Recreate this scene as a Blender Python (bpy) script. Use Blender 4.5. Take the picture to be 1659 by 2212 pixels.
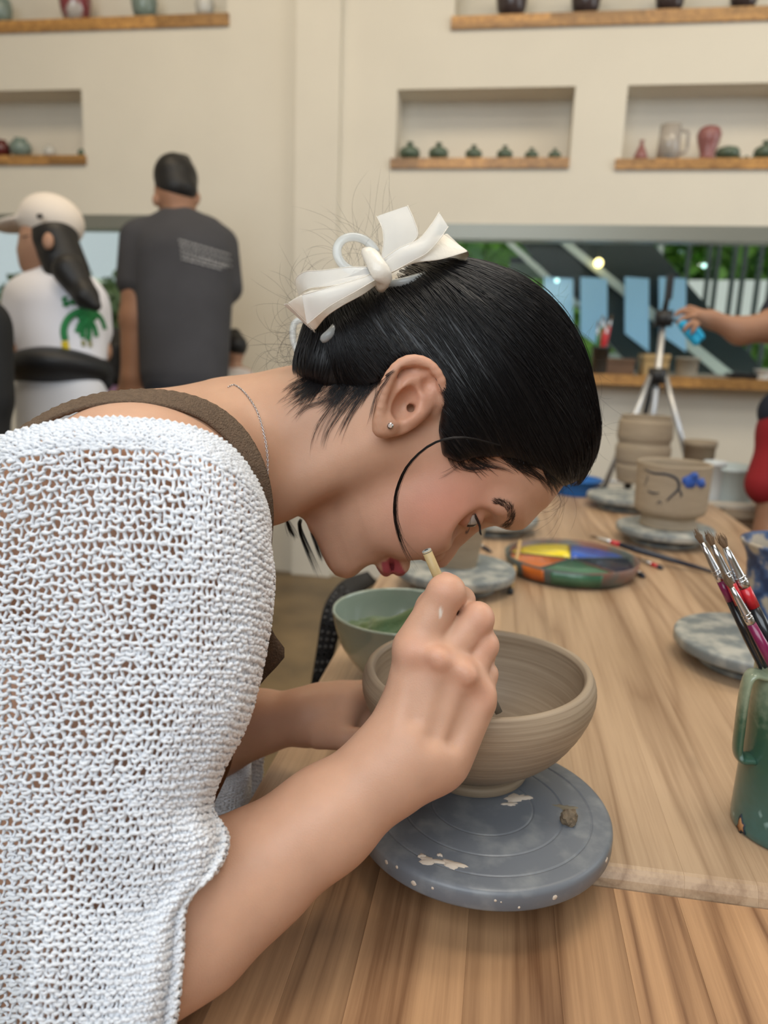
import bpy, bmesh, math, random
import numpy as np
from mathutils import Vector, Matrix
random.seed(7); np.random.seed(7)
for o in list(bpy.data.objects): bpy.data.objects.remove(o)
scene = bpy.context.scene
PI = math.pi
def D(a): return a*PI/180
# ------------------------------------------------------------------ camera
CAMZ = 1.125; FPX = 1600.0; PW, PH = 1659.0, 2212.0
psi, pit, rho = D(8.7), D(12.0), D(2.0)
CO = np.array([0, 0, CAMZ])
CF = np.array([-math.sin(psi)*math.cos(pit), math.cos(psi)*math.cos(pit), -math.sin(pit)])
r0 = np.array([math.cos(psi), math.sin(psi), 0.0]); u0 = np.cross(r0, CF)
CR = math.cos(rho)*r0 + math.sin(rho)*u0
CU = -math.sin(rho)*r0 + math.cos(rho)*u0
cd = bpy.data.cameras.new('camera'); cam = bpy.data.objects.new('camera', cd)
scene.collection.objects.link(cam)
M = Matrix(((CR[0], CU[0], -CF[0], CO[0]), (CR[1], CU[1], -CF[1], CO[1]), (CR[2], CU[2], -CF[2], CO[2]), (0, 0, 0, 1)))
cam.matrix_world = M
cd.sensor_fit = 'AUTO'; cd.sensor_width = 36; cd.lens = 36*FPX/PH
cd.clip_start = 0.02; cd.clip_end = 200
cd.dof.use_dof = True; cd.dof.focus_distance = 0.50; cd.dof.aperture_fstop = 5.6
scene.camera = cam
# ------------------------------------------------------------------ world, lights, exposure
w = bpy.data.worlds.new('world'); scene.world = w; w.use_nodes = True
nt = w.node_tree; nt.nodes.clear()
wo = nt.nodes.new('ShaderNodeOutputWorld'); bg = nt.nodes.new('ShaderNodeBackground')
sky = nt.nodes.new('ShaderNodeTexSky'); sky.sky_type = 'NISHITA'; sky.sun_disc = False
sky.sun_elevation = D(55); sky.sun_rotation = D(200); sky.air_density = 1.0; sky.dust_density = 3.0
bg.inputs['Strength'].default_value = 0.13
nt.links.new(sky.outputs[0], bg.inputs[0]); nt.links.new(bg.outputs[0], wo.inputs[0])
def area(name, loc, target, sx, sy, power, col):
    l = bpy.data.lights.new(name, 'AREA'); l.shape = 'RECTANGLE'; l.size = sx; l.size_y = sy
    l.energy = power; l.color = col
    o = bpy.data.objects.new(name, l); scene.collection.objects.link(o); o.location = loc
    d = Vector(target)-Vector(loc); o.rotation_euler = d.to_track_quat('-Z', 'Y').to_euler()
    return o
sun = bpy.data.lights.new('sun', 'SUN'); sun.energy = 6.0; sun.angle = D(2); sun.color = (1, .95, .85)
so = bpy.data.objects.new('sun', sun); scene.collection.objects.link(so); so.rotation_euler = (D(-38), D(18), 0)
area('front_window_light', (-.5, -1.6, 2.6), (-.2, .7, .9), 2.8, 1.9, 72, (.85, .93, 1.0))
area('side_fill_light', (3.0, 1.6, 2.6), (0, .8, .9), 2.2, 1.4, 26, (.9, .95, 1.0))
area('ceiling_lamp_light', (-1.3, 1.9, 3.6), (-1.3, 2.6, 1.2), 1.6, .6, 22, (1, .82, .58))
area('ceiling_lamp_light', (1.3, 1.9, 3.6), (1.3, 2.8, 1.2), 1.6, .6, 22, (1, .86, .64))
area('ceiling_lamp_light', (.2, .5, 3.5), (.2, .6, .8), 1.2, .7, 26, (1, .92, .80))
area('side_fill_light', (3.4, 2.7, 1.6), (.9, 3.5, .7), 1.0, 1.4, 12, (.84, .93, 1.0))  # extra unseen lamp, added to whiten the wall under the right window
vs = scene.view_settings; vs.view_transform = 'Standard'; vs.look = 'None'; vs.gamma = 1; vs.use_curve_mapping = False
vs.exposure = 0.04
# ------------------------------------------------------------------ pixel helpers
def cray(px, py): return np.array([(px-PW/2)/FPX, (py-PH/2)/FPX, 1.0])
def C(px, py, d): return cray(px, py)*d                       # camera space point (x right, y down, z depth)
def c2w(P):
    P = np.asarray(P, float)
    return CO + P[..., 0:1]*CR - P[..., 1:2]*CU + P[..., 2:3]*CF
def W(px, py, d): return c2w(C(px, py, d))
def on_z(px, py, z):
    d = cray(px, py); v = d[0]*CR - d[1]*CU + d[2]*CF
    return CO + v*((z-CO[2])/v[2])
def on_y(px, py, y):
    d = cray(px, py); v = d[0]*CR - d[1]*CU + d[2]*CF
    return CO + v*((y-CO[1])/v[1])
def w2px(P):
    v = np.asarray(P)-CO; z = v@CF
    return PW/2+FPX*(v@CR)/z, PH/2-FPX*(v@CU)/z, z
# ------------------------------------------------------------------ materials
MATS = {}
def mat(name, col, rough=.6, metal=0, spec=.5, var=0.0, vscale=20, bump=0, bscale=200, trans=0, coat=0, sheen=0, sss=0, attr=None, stretch=None, col2=None, alpha=1, emit=None, est=0, ior=1.45, vthr=None):
    if name in MATS: return MATS[name]
    m = bpy.data.materials.new(name); m.use_nodes = True; n = m.node_tree.nodes; L = m.node_tree.links
    b = n['Principled BSDF']
    b.inputs['Base Color'].default_value = (*col, 1); b.inputs['Roughness'].default_value = rough
    b.inputs['Metallic'].default_value = metal; b.inputs['Specular IOR Level'].default_value = spec
    b.inputs['Transmission Weight'].default_value = trans; b.inputs['Coat Weight'].default_value = coat
    b.inputs['Coat Roughness'].default_value = .12
    b.inputs['Sheen Weight'].default_value = sheen; b.inputs['IOR'].default_value = ior
    b.inputs['Alpha'].default_value = alpha
    if sss:
        b.inputs['Subsurface Weight'].default_value = sss; b.inputs['Subsurface Radius'].default_value = (1, .35, .2)
        b.inputs['Subsurface Scale'].default_value = .008
    if emit: b.inputs['Emission Color'].default_value = (*emit, 1); b.inputs['Emission Strength'].default_value = est
    tc = n.new('ShaderNodeTexCoord'); vec = tc.outputs['Object']
    if stretch:
        mp = n.new('ShaderNodeMapping'); mp.inputs['Scale'].default_value = stretch; L.new(vec, mp.inputs[0]); vec = mp.outputs[0]
    base = None
    if attr:
        a = n.new('ShaderNodeAttribute'); a.attribute_name = attr; base = a.outputs['Color']; L.new(base, b.inputs['Base Color'])
    if var or col2:
        t = n.new('ShaderNodeTexNoise'); t.inputs['Scale'].default_value = vscale; t.inputs['Detail'].default_value = 5
        L.new(vec, t.inputs[0])
        if col2:
            r = n.new('ShaderNodeValToRGB'); lo, hi = vthr or (.35, .65)
            r.color_ramp.elements[0].position = lo; r.color_ramp.elements[1].position = hi
            r.color_ramp.elements[0].color = (*col, 1); r.color_ramp.elements[1].color = (*col2, 1)
            L.new(t.outputs[0], r.inputs[0]); L.new(r.outputs[0], b.inputs['Base Color'])
        else:
            mr = n.new('ShaderNodeMapRange'); mr.inputs[1].default_value = .25; mr.inputs[2].default_value = .75
            mr.inputs[3].default_value = 1-var; mr.inputs[4].default_value = 1+var
            L.new(t.outputs[0], mr.inputs[0])
            mx = n.new('ShaderNodeVectorMath'); mx.operation = 'SCALE'
            if base: L.new(base, mx.inputs[0])
            else: mx.inputs[0].default_value = col
            L.new(mr.outputs[0], mx.inputs['Scale']); L.new(mx.outputs[0], b.inputs['Base Color'])
    if bump:
        t2 = n.new('ShaderNodeTexNoise'); t2.inputs['Scale'].default_value = bscale; t2.inputs['Detail'].default_value = 3
        L.new(vec, t2.inputs[0]); bp = n.new('ShaderNodeBump'); bp.inputs['Strength'].default_value = bump
        bp.inputs['Distance'].default_value = .002
        L.new(t2.outputs[0], bp.inputs['Height']); L.new(bp.outputs[0], b.inputs['Normal'])
    MATS[name] = m; return m
def wood(name, light, dark, gs=1.0, rough=.45, tone=.18, ring=.40):
    m = bpy.data.materials.new(name); m.use_nodes = True; n = m.node_tree.nodes; L = m.node_tree.links
    b = n['Principled BSDF']; b.inputs['Roughness'].default_value = rough; b.inputs['Coat Weight'].default_value = .15; b.inputs['Coat Roughness'].default_value = .3
    tc = n.new('ShaderNodeTexCoord'); oi = n.new('ShaderNodeObjectInfo')
    ad = n.new('ShaderNodeVectorMath'); ad.operation = 'MULTIPLY_ADD'
    cmb = n.new('ShaderNodeCombineXYZ')
    for i in range(3): L.new(oi.outputs['Random'], cmb.inputs[i])
    L.new(cmb.outputs[0], ad.inputs[0]); ad.inputs[1].default_value = (7.3, 31.7, 3.1); L.new(tc.outputs['Object'], ad.inputs[2])
    # cathedral rings: distorted distance field
    mp = n.new('ShaderNodeMapping'); mp.inputs['Scale'].default_value = (gs*1.0, gs*.045, gs*1.0); L.new(ad.outputs[0], mp.inputs[0])
    nz = n.new('ShaderNodeTexNoise'); nz.inputs['Scale'].default_value = 9; nz.inputs['Detail'].default_value = 2; nz.inputs['Distortion'].default_value = .3; L.new(mp.outputs[0], nz.inputs[0])
    ml = n.new('ShaderNodeMath'); ml.operation = 'MULTIPLY'; ml.inputs[1].default_value = 17; L.new(nz.outputs[0], ml.inputs[0])
    fr = n.new('ShaderNodeMath'); fr.operation = 'PINGPONG'; fr.inputs[1].default_value = 1; L.new(ml.outputs[0], fr.inputs[0])
    pw = n.new('ShaderNodeMath'); pw.operation = 'POWER'; pw.inputs[1].default_value = 2.6; L.new(fr.outputs[0], pw.inputs[0])
    mp2 = n.new('ShaderNodeMapping'); mp2.inputs['Scale'].default_value = (gs*1.0, gs*.02, gs); L.new(ad.outputs[0], mp2.inputs[0])
    n2 = n.new('ShaderNodeTexNoise'); n2.inputs['Scale'].default_value = 240; n2.inputs['Detail'].default_value = 5; n2.inputs['Roughness'].default_value = .65; L.new(mp2.outputs[0], n2.inputs[0])
    n3 = n.new('ShaderNodeTexNoise'); n3.inputs['Scale'].default_value = 22; n3.inputs['Detail'].default_value = 2; L.new(mp2.outputs[0], n3.inputs[0])
    mx = n.new('ShaderNodeMath'); mx.operation = 'MULTIPLY_ADD'; L.new(pw.outputs[0], mx.inputs[0]); mx.inputs[1].default_value = ring
    s2 = n.new('ShaderNodeMath'); s2.operation = 'MULTIPLY_ADD'; L.new(n2.outputs[0], s2.inputs[0]); s2.inputs[1].default_value = .95
    s3 = n.new('ShaderNodeMath'); s3.operation = 'MULTIPLY_ADD'; L.new(n3.outputs[0], s3.inputs[0]); s3.inputs[1].default_value = .95; s3.inputs[2].default_value = -.82
    L.new(s3.outputs[0], s2.inputs[2]); L.new(s2.outputs[0], mx.inputs[2])
    cr = n.new('ShaderNodeValToRGB'); e = cr.color_ramp.elements
    e[0].position = 0.0; e[0].color = (*light, 1); e[1].position = .9; e[1].color = (*dark, 1)
    L.new(mx.outputs[0], cr.inputs[0])
    # knots
    mp3 = n.new('ShaderNodeMapping'); mp3.inputs['Scale'].default_value = (5.5, 3.2, 3); L.new(ad.outputs[0], mp3.inputs[0])
    vo = n.new('ShaderNodeTexVoronoi'); vo.inputs['Scale'].default_value = 1.0; L.new(mp3.outputs[0], vo.inputs[0])
    kr = n.new('ShaderNodeMapRange'); kr.inputs[1].default_value = .03; kr.inputs[2].default_value = .11; kr.inputs[3].default_value = .55; kr.inputs[4].default_value = 1
    L.new(vo.outputs['Distance'], kr.inputs[0])
    tn = n.new('ShaderNodeMapRange'); tn.inputs[3].default_value = 1-tone; tn.inputs[4].default_value = 1+tone; L.new(oi.outputs['Random'], tn.inputs[0])
    mm = n.new('ShaderNodeMath'); mm.operation = 'MULTIPLY'; L.new(kr.outputs[0], mm.inputs[0]); L.new(tn.outputs[0], mm.inputs[1])
    sc = n.new('ShaderNodeVectorMath'); sc.operation = 'SCALE'; L.new(cr.outputs[0], sc.inputs[0]); L.new(mm.outputs[0], sc.inputs['Scale'])
    L.new(sc.outputs[0], b.inputs['Base Color'])
    bp = n.new('ShaderNodeBump'); bp.inputs['Strength'].default_value = .12; bp.inputs['Distance'].default_value = .001
    L.new(n2.outputs[0], bp.inputs['Height']); L.new(bp.outputs[0], b.inputs['Normal'])
    MATS[name] = m; return m
# ------------------------------------------------------------------ objects
col = scene.collection
def thing(name, label, cat, loc=(0, 0, 0), group=None, rotz=0):
    o = bpy.data.objects.new(name, None); col.objects.link(o); o.location = Vector([float(a) for a in loc]); o.rotation_euler[2] = rotz
    o['label'] = label; o['category'] = cat
    if group: o['group'] = group
    o.empty_display_size = .02
    return o
def wloc(o):
    v = Vector((0, 0, 0))
    while o: v += o.location; o = o.parent
    return v
def mk(name, V, F, m, parent=None, smooth=True, loc=None, label=None, world=True, kind=None, cols=None):
    """V in world space if world else local to loc/parent"""
    V = np.asarray(V, dtype=np.float64)
    if parent is not None and world: V = V - np.array(wloc(parent))
    me = bpy.data.meshes.new(name)
    if isinstance(F, np.ndarray) and F.ndim == 2 and len(F):
        k = F.shape[1]; me.vertices.add(len(V)); me.vertices.foreach_set('co', V.astype(np.float32).ravel())
        me.loops.add(F.size); me.loops.foreach_set('vertex_index', F.astype(np.int32).ravel())
        me.polygons.add(len(F)); me.polygons.foreach_set('loop_start', np.arange(0, F.size, k, dtype=np.int32))
        try: me.polygons.foreach_set('loop_total', np.full(len(F), k, dtype=np.int32))
        except Exception: pass
        me.update(calc_edges=True); me.validate()
    else:
        me.from_pydata([tuple(v) for v in V], [], [tuple(int(i) for i in f) for f in F]); me.update()
    if smooth: me.polygons.foreach_set('use_smooth', np.ones(len(me.polygons), dtype=bool))
    if m: me.materials.append(m)
    if cols is not None:
        a = me.color_attributes.new('tint', 'FLOAT_COLOR', 'POINT')
        a.data.foreach_set('color', np.concatenate([cols, np.ones((len(cols), 1))], 1).astype(np.float32).ravel())
    o = bpy.data.objects.new(name, me); col.objects.link(o)
    if parent is not None: o.parent = parent
    if loc is not None: o.location = Vector([float(a) for a in loc])
    if label: o['label'] = label
    if kind: o['kind'] = kind
    return o
def tag(o, label, cat, group=None):
    o['label'] = label; o['category'] = cat
    if group: o['group'] = group
    return o
class MB:
    def __init__(s): s.V = []; s.F = []
    def add(s, V, F):
        n = len(s.V); s.V.extend([tuple(v) for v in V]); s.F.extend([tuple(i+n for i in f) for f in F]); return s
    def box(s, a, b):
        x0, y0, z0 = a; x1, y1, z1 = b
        V = [(x0, y0, z0), (x1, y0, z0), (x1, y1, z0), (x0, y1, z0), (x0, y0, z1), (x1, y0, z1), (x1, y1, z1), (x0, y1, z1)]
        return s.add(V, [(0, 3, 2, 1), (4, 5, 6, 7), (0, 1, 5, 4), (1, 2, 6, 5), (2, 3, 7, 6), (3, 0, 4, 7)])
    def tube(s, pts, rad, n=8, cap=True, flat=None, nrm=None):
        V, F = tube(pts, rad, n, cap, flat, nrm); return s.add(V, F)
    def lathe(s, prof, n=40, c=(0, 0, 0)):
        V, F = lathe(prof, n); return s.add([(v[0]+c[0], v[1]+c[1], v[2]+c[2]) for v in V], F)
    def build(s, name, m, parent=None, **k): return mk(name, s.V, s.F, m, parent, **k)
def lathe(prof, n=40):
    V = []; F = []; m = len(prof)
    for i in range(n):
        a = 2*PI*i/n
        for r, z in prof: V.append((r*math.cos(a), r*math.sin(a), z))
    for i in range(n):
        j = (i+1) % n
        for k in range(m-1):
            F.append((i*m+k, j*m+k, j*m+k+1, i*m+k+1))
    return V, F
def tube(pts, rad, n=8, cap=True, flat=None, nrm=None):
    """round tube, or flattened (flat = half thickness, nrm = thickness direction per point)"""
    P = np.asarray(pts, float); N = len(P)
    R = np.full(N, rad) if np.isscalar(rad) else np.asarray(rad, float)
    T = np.gradient(P, axis=0); T /= np.linalg.norm(T, axis=1)[:, None]+1e-12
    V = []; F = []
    ref = np.array([0, 0, 1.]) if abs(T[0][2]) < .9 else np.array([1., 0, 0])
    b = np.cross(T[0], ref); b /= np.linalg.norm(b)
    for i in range(N):
        if nrm is not None:
            nn = np.asarray(nrm[i] if np.ndim(nrm) == 2 else nrm, float); nn = nn-T[i]*(nn@T[i]); nn /= np.linalg.norm(nn)+1e-9
            b = np.cross(T[i], nn)
            c = nn
        else:
            b = b-T[i]*(b@T[i]); b /= np.linalg.norm(b)+1e-12; c = np.cross(T[i], b)
        fl = R[i] if flat is None else (flat if np.isscalar(flat) else flat[i])
        for k in range(n):
            a = 2*PI*k/n; V.append(P[i]+b*R[i]*math.cos(a)+c*fl*math.sin(a))
    for i in range(N-1):
        for k in range(n):
            k2 = (k+1) % n; F.append((i*n+k, i*n+k2, (i+1)*n+k2, (i+1)*n+k))
    if cap: F.append(tuple(range(n))[::-1]); F.append(tuple((N-1)*n+k for k in range(n)))
    return V, F
def spline(pts, n):
    """Catmull-Rom through pts, n samples"""
    P = np.asarray(pts, float); P = np.vstack([2*P[0]-P[1], P, 2*P[-1]-P[-2]]); k = len(P)-3
    out = []
    for t in np.linspace(0, k-1e-6, n):
        i = int(t); f = t-i; a, b, c, d = P[i:i+4]
        out.append(.5*((2*b)+(-a+c)*f+(2*a-5*b+4*c-d)*f*f+(-a+3*b-3*c+d)*f**3))
    return np.array(out)
def cbox(o, w=.002, seg=2):
    md = o.modifiers.new('bevel', 'BEVEL'); md.width = w; md.segments = seg; md.limit_method = 'ANGLE'; return o
# ------------------------------------------------------------------ implicit surfaces (surface nets on a sparse grid)
class RC:       # tapered capsule
    def __init__(s, a, b, ra, rb=None, k=.01, sub=False):
        s.a = np.array(a, np.float32); s.b = np.array(b, np.float32); s.ra = ra; s.rb = ra if rb is None else rb; s.k = k; s.sub = sub
        r = max(s.ra, s.rb); s.lo = np.minimum(s.a, s.b)-r; s.hi = np.maximum(s.a, s.b)+r
    def d(s, P):
        ba = s.b-s.a; L = float(ba@ba)+1e-12; q = P-s.a
        h = np.clip(q@ba/L, 0, 1); v = q-h[:, None]*ba
        return np.sqrt((v*v).sum(1))-(s.ra+(s.rb-s.ra)*h)
class EL:       # ellipsoid with axes rows
    def __init__(s, c, r, ax=None, k=.01, sub=False):
        s.c = np.array(c, np.float32); s.r = np.array(r, np.float32); s.ax = np.eye(3, dtype=np.float32) if ax is None else np.array(ax, np.float32)
        s.k = k; s.sub = sub; R = float(max(r)); s.lo = s.c-R; s.hi = s.c+R
    def d(s, P):
        q = (P-s.c)@s.ax.T; k0 = np.sqrt(((q/s.r)**2).sum(1)); k1 = np.sqrt(((q/s.r**2)**2).sum(1))+1e-9
        return k0*(k0-1)/k1
class FN:
    def __init__(s, fn, lo, hi, k=.01, sub=False): s.fn = fn; s.lo = np.array(lo, np.float32); s.hi = np.array(hi, np.float32); s.k = k; s.sub = sub
    def d(s, P): return s.fn(P)
def sdf(prims, P):
    f = np.full(len(P), 10., np.float32)
    for p in prims:
        d = p.d(P).astype(np.float32)
        if p.sub: a, b = -f, d; 
        else: a, b = f, d
        if p.k > 0:
            h = np.maximum(p.k-np.abs(a-b), 0)/p.k; m = np.minimum(a, b)-h*h*p.k*.25
        else: m = np.minimum(a, b)
        f = -m if p.sub else m
    return f
def polygonize(prims, h, B=14):
    add = [p for p in prims if not p.sub]
    lo = np.min([p.lo for p in add], 0)-.01; hi = np.max([p.hi for p in add], 0)+.01
    S = B*h; n = np.ceil((hi-lo)/S).astype(int); rad = S*.87
    gi = np.stack(np.meshgrid(*[np.arange(k) for k in n], indexing='ij'), -1).reshape(-1, 3)
    cen = (lo+(gi+.5)*S).astype(np.float32)
    DD = np.stack([p.d(cen) for p in prims], 1)
    f = sdf(prims, cen); keep = np.abs(f) < rad*1.7+.004
    loc = np.stack(np.meshgrid(*[np.arange(B+1)]*3, indexing='ij'), -1).reshape(-1, 3)
    cid = []; cpos = []; quads = []
    BIG = 1 << 20
    off = np.array([[0, 0, 0], [1, 0, 0], [0, 1, 0], [1, 1, 0], [0, 0, 1], [1, 0, 1], [0, 1, 1], [1, 1, 1]])
    edges = [(0, 1), (2, 3), (4, 5), (6, 7), (0, 2), (1, 3), (4, 6), (5, 7), (0, 4), (1, 5), (2, 6), (3, 7)]
    def key(a): return (a[:, 0].astype(np.int64)+5)*BIG*BIG+(a[:, 1].astype(np.int64)+5)*BIG+a[:, 2].astype(np.int64)+5
    for bi in np.nonzero(keep)[0]:
        sel = [p for p, dd in zip(prims, DD[bi]) if dd < rad*1.6+p.k*1.5+.012]
        if not any(not p.sub for p in sel): continue
        g0 = gi[bi]*B; P = (lo+(g0+loc)*h).astype(np.float32)
        v = sdf(sel, P).reshape(B+1, B+1, B+1)
        s = v < 0
        if s.all() or not s.any(): continue
        cs = sum(s[o[0]:o[0]+B, o[1]:o[1]+B, o[2]:o[2]+B].astype(np.int8) for o in off)
        c = np.argwhere((cs > 0) & (cs < 8))
        vals = np.stack([v[c[:, 0]+o[0], c[:, 1]+o[1], c[:, 2]+o[2]] for o in off], 1)
        acc = np.zeros((len(c), 3)); cnt = np.zeros(len(c))
        for a, b in edges:
            va, vb = vals[:, a], vals[:, b]; m = (va < 0) != (vb < 0)
            t = np.where(m, va/(va-vb+1e-20), 0)
            acc += np.where(m[:, None], off[a]+(off[b]-off[a])*t[:, None], 0); cnt += m
        cid.append(key(c+g0)); cpos.append(lo+(c+g0+acc/cnt[:, None])*h)
        for ax in range(3):
            sh = [slice(0, B)]*3; s0 = s[tuple(sh)]; sh2 = list(sh); sh2[ax] = slice(1, B+1); s1 = s[tuple(sh2)]
            e = np.argwhere(s0 != s1)
            if not len(e): continue
            ori = s0[tuple(e.T)]; g = e+g0; a1 = (ax+1) % 3; a2 = (ax+2) % 3
            d1 = np.zeros(3, int); d1[a1] = 1; d2 = np.zeros(3, int); d2[a2] = 1
            q = np.stack([key(g-d1-d2), key(g-d2), key(g), key(g-d1)], 1)
            q[~ori] = q[~ori][:, ::-1]; quads.append(q)
    ids = np.concatenate(cid); pos = np.concatenate(cpos); q = np.concatenate(quads)
    o = np.argsort(ids); ids = ids[o]; pos = pos[o]
    ix = np.clip(np.searchsorted(ids, q), 0, len(ids)-1); ok = (ids[ix] == q).all(1)
    return pos, ix[ok]
def relax(V, Q, it=2, lam=.5):
    E = np.concatenate([Q[:, [0, 1]], Q[:, [1, 2]], Q[:, [2, 3]], Q[:, [3, 0]]]); n = len(V)
    for _ in range(it):
        S = np.stack([np.bincount(E[:, 0], V[E[:, 1], k], n)+np.bincount(E[:, 1], V[E[:, 0], k], n) for k in range(3)], 1)
        c = np.bincount(E[:, 0], minlength=n)+np.bincount(E[:, 1], minlength=n)
        V = V+lam*(S/np.maximum(c, 1)[:, None]-V)
    return V
def blob(name, prims, h, m, parent, rel=1, colf=None, label=None, kind=None):
    V, Q = polygonize(prims, h)
    if rel: V = relax(V, Q, rel)
    cols = colf(V) if colf else None
    return mk(name, c2w(V), Q, m, parent, label=label, cols=cols, kind=kind)
# ================================================================== ROOM
YW = 3.6
plaster = mat('plaster', (.74, .70, .61), .75, var=.03, vscale=3, bump=.05, bscale=60)
alu = mat('window_metal', (.27, .28, .25), .4, metal=.5)
concrete = mat('floor_wood', (.17, .115, .055), .35, var=.4, vscale=5)
def yz(px, py, y=YW): p = on_y(px, py, y); return p[0], p[2]
def rect(l, t, r, b, ty=None):
    """averages the four picture corners to an upright rectangle on the wall"""
    x0 = (yz(l, t)[0]+yz(l, b)[0])/2; x1 = (yz(r, t)[0]+yz(r, b)[0])/2
    z1 = (yz(l, t)[1]+yz(r, t)[1])/2; z0 = (yz(l, b)[1]+yz(r, b)[1])/2
    return x0, x1, z0, z1
N_mid = rect(856, 190, 1237, 345); N_low = rect(-260, 197, 179, 340)
N_right = (yz(1350, 260)[0], yz(1350, 260)[0]+N_mid[1]-N_mid[0]+.1, N_mid[2]-.005, N_mid[3])
ztl = yz(300, 37)[1]; ztr = yz(1300, 27)[1]
N_topl = (yz(-500, 50)[0], yz(490, 30)[0], ztl, ztl+.42)
N_topr = (yz(982, 25)[0], yz(2300, 25)[0], ztr, ztr+.42)
zs = yz(1450, 822)[1]                                    # sill height
W_r = (yz(948, 600)[0], 3.4, zs, yz(1350, 487)[1])
W_l = (-3.4, yz(400, 600)[0], zs, yz(150, 464)[1])
def slab(holes, x0, x1, z0, z1, y0, y1, mb):
    xs = sorted({x0, x1, *[h[0] for h in holes], *[h[1] for h in holes]}); zs_ = sorted({z0, z1, *[h[2] for h in holes], *[h[3] for h in holes]})
    xs = [x for x in xs if x0 <= x <= x1]; zs_ = [z for z in zs_ if z0 <= z <= z1]
    for a, b in zip(xs, xs[1:]):
        run = None
        for c, d in list(zip(zs_, zs_[1:]))+[(None, None)]:
            solid = c is not None and not any(h[0] <= (a+b)/2 <= h[1] and h[2] <= (c+d)/2 <= h[3] for h in holes)
            if solid: run = (run[0], d) if run else (c, d)
            elif run: mb.box((a, y0, run[0]), (b, y1, run[1])); run = None
mb = MB(); niches = [N_mid, N_low, N_right, N_topl, N_topr]
slab(niches+[W_r, W_l], -4, 4, 0, 4.0, YW, YW+.17, mb); slab([W_r, W_l], -4, 4, 0, 4.0, YW+.17, YW+.32, mb)
o = mb.build('wall_back', plaster, smooth=False); o['kind'] = 'structure'
px0, px1 = yz(642, 350)[0], yz(735, 350)[0]
o = MB().box((px0, YW-.05, 0), (px1, YW, 4.0)).build('trim_1', plaster, smooth=False); o['kind'] = 'structure'; cbox(o, .004)
MB_ = MB().box((-4.2, -4, -.05), (4.2, YW, 0)).build('floor', concrete, smooth=False); MB_['kind'] = 'structure'
o = MB().box((-4.2, -4, 4.0), (4.2, YW+.32, 4.1)).build('ceiling', plaster, smooth=False); o['kind'] = 'structure'
o = MB().box((-4.2, -4.2, 0), (4.2, -4, 4.0)).build('wall_front', plaster, smooth=False); o['kind'] = 'structure'
o = MB().box((-4.2, -4, 0), (-4.0, YW+.3, 4.0)).build('wall_left', plaster, smooth=False); o['kind'] = 'structure'
o = MB().box((4.0, -4, 0), (4.2, YW+.3, 4.0)).build('wall_right', plaster, smooth=False); o['kind'] = 'structure'
glass = mat('window_glass', (.85, .95, .93), .02, trans=1.0, ior=1.1)
lintel = mat('window_lintel', (.33, .33, .30), .6)
for i, (a, b, c, d) in enumerate([W_r, W_l]):
    wn = bpy.data.objects.new('window_%d' % (i+1), None); col.objects.link(wn); wn.location = (a, YW, c); wn['kind'] = 'structure'
    m_ = MB(); t = .035; y0, y1 = YW+.10, YW+.15
    m_.box((a, y0, d-t), (b, y1, d)).box((a, y0, c), (b, y1, c+t)).box((a, y0, c+t), (a+t, y1, d-t)).box((b-t, y0, c+t), (b, y1, d-t))
    m_.build('window_frame', alu, wn, smooth=False)
    MB().box((a, YW+.004, d), (b, YW+.10, d+.002)).build('lintel_face', lintel, wn, smooth=False)
    for (p, q) in ([(a+t, (a+b)/2+.6), ((a+b)/2+.6, b-t)] if i == 0 else [(a+t, (a+b)/2-.5), ((a+b)/2-.5, b-t)]):
        MB().box((p, YW+.122, c+t), (q, YW+.128, d-t)).build('pane', glass, wn, smooth=False)
    # header blind box above the pane
    MB().box((a-.02, YW-.012, d-.065), (b+.02, YW+.098, d+.0)).build('head_frame', alu, wn, smooth=False)
# ------------------------------------------------------------------ shelves
MATS['shelf_wood'] = wood('shelf_wood', (.50, .27, .085), (.16, .062, .02), gs=1.5, rough=.4, tone=.35)
def shelf(x0, x1, z, label, n, h=.042, d=.17, proud=.015, seed=1, group=None):
    t = thing('shelf', label, 'shelf', ((x0+x1)/2, YW-proud, z-h), group=group)
    rr = random.Random(seed); xs = [x0]
    for i in range(n): xs.append(xs[-1]+(.6+rr.random()*.8))
    s = (x1-x0)/(xs[-1]-x0); xs = [x0+(x-x0)*s for x in xs]
    for i in range(n):
        c1 = z-h*(.35+.3*rr.random())
        for lo, hi in ((z-h, c1), (c1, z)):
            V, F = MB().box((0, 0, 0), (xs[i+1]-xs[i], d, hi-lo)).V, MB().box((0, 0, 0), (1, 1, 1)).F
            o = mk('wood_strip', V, F, MATS['shelf_wood'], t, smooth=False, world=False)
            o.location = Vector((xs[i], YW-proud, lo))-t.location
            # grain runs along x
            me = o.data
    return t
sh = {}
sh['mid'] = shelf(N_mid[0]-.02, N_mid[1]-.002, N_mid[2]+.005, 'narrow wooden shelf holding the row of six small lidded green pots', 5, seed=3)
sh['low'] = shelf(N_low[0], N_low[1]+.012, N_low[2]+.005, 'wooden shelf of the small left niche above the woman in the cap', 5, seed=4)
sh['right'] = shelf(N_right[0]-.025, N_right[1], N_right[2]+.004, 'wooden shelf with the tall grey mug and the pink vase', 5, seed=5)
sh['tl'] = shelf(N_topl[0], N_topl[1]+.012, N_topl[2], 'long wooden shelf at the upper left with four vases', 6, seed=8, h=.05)
sh['tr'] = shelf(N_topr[0]-.012, N_topr[1], N_topr[2], 'long wooden shelf at the upper right with four dark brown vases', 6, seed=9, h=.05)
sill = shelf(yz(1180, 830)[0], 3.4, zs+.02, 'wooden window sill board crowded with pottery tools', 6, seed=6, h=.045, d=.26, proud=.12)
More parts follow.
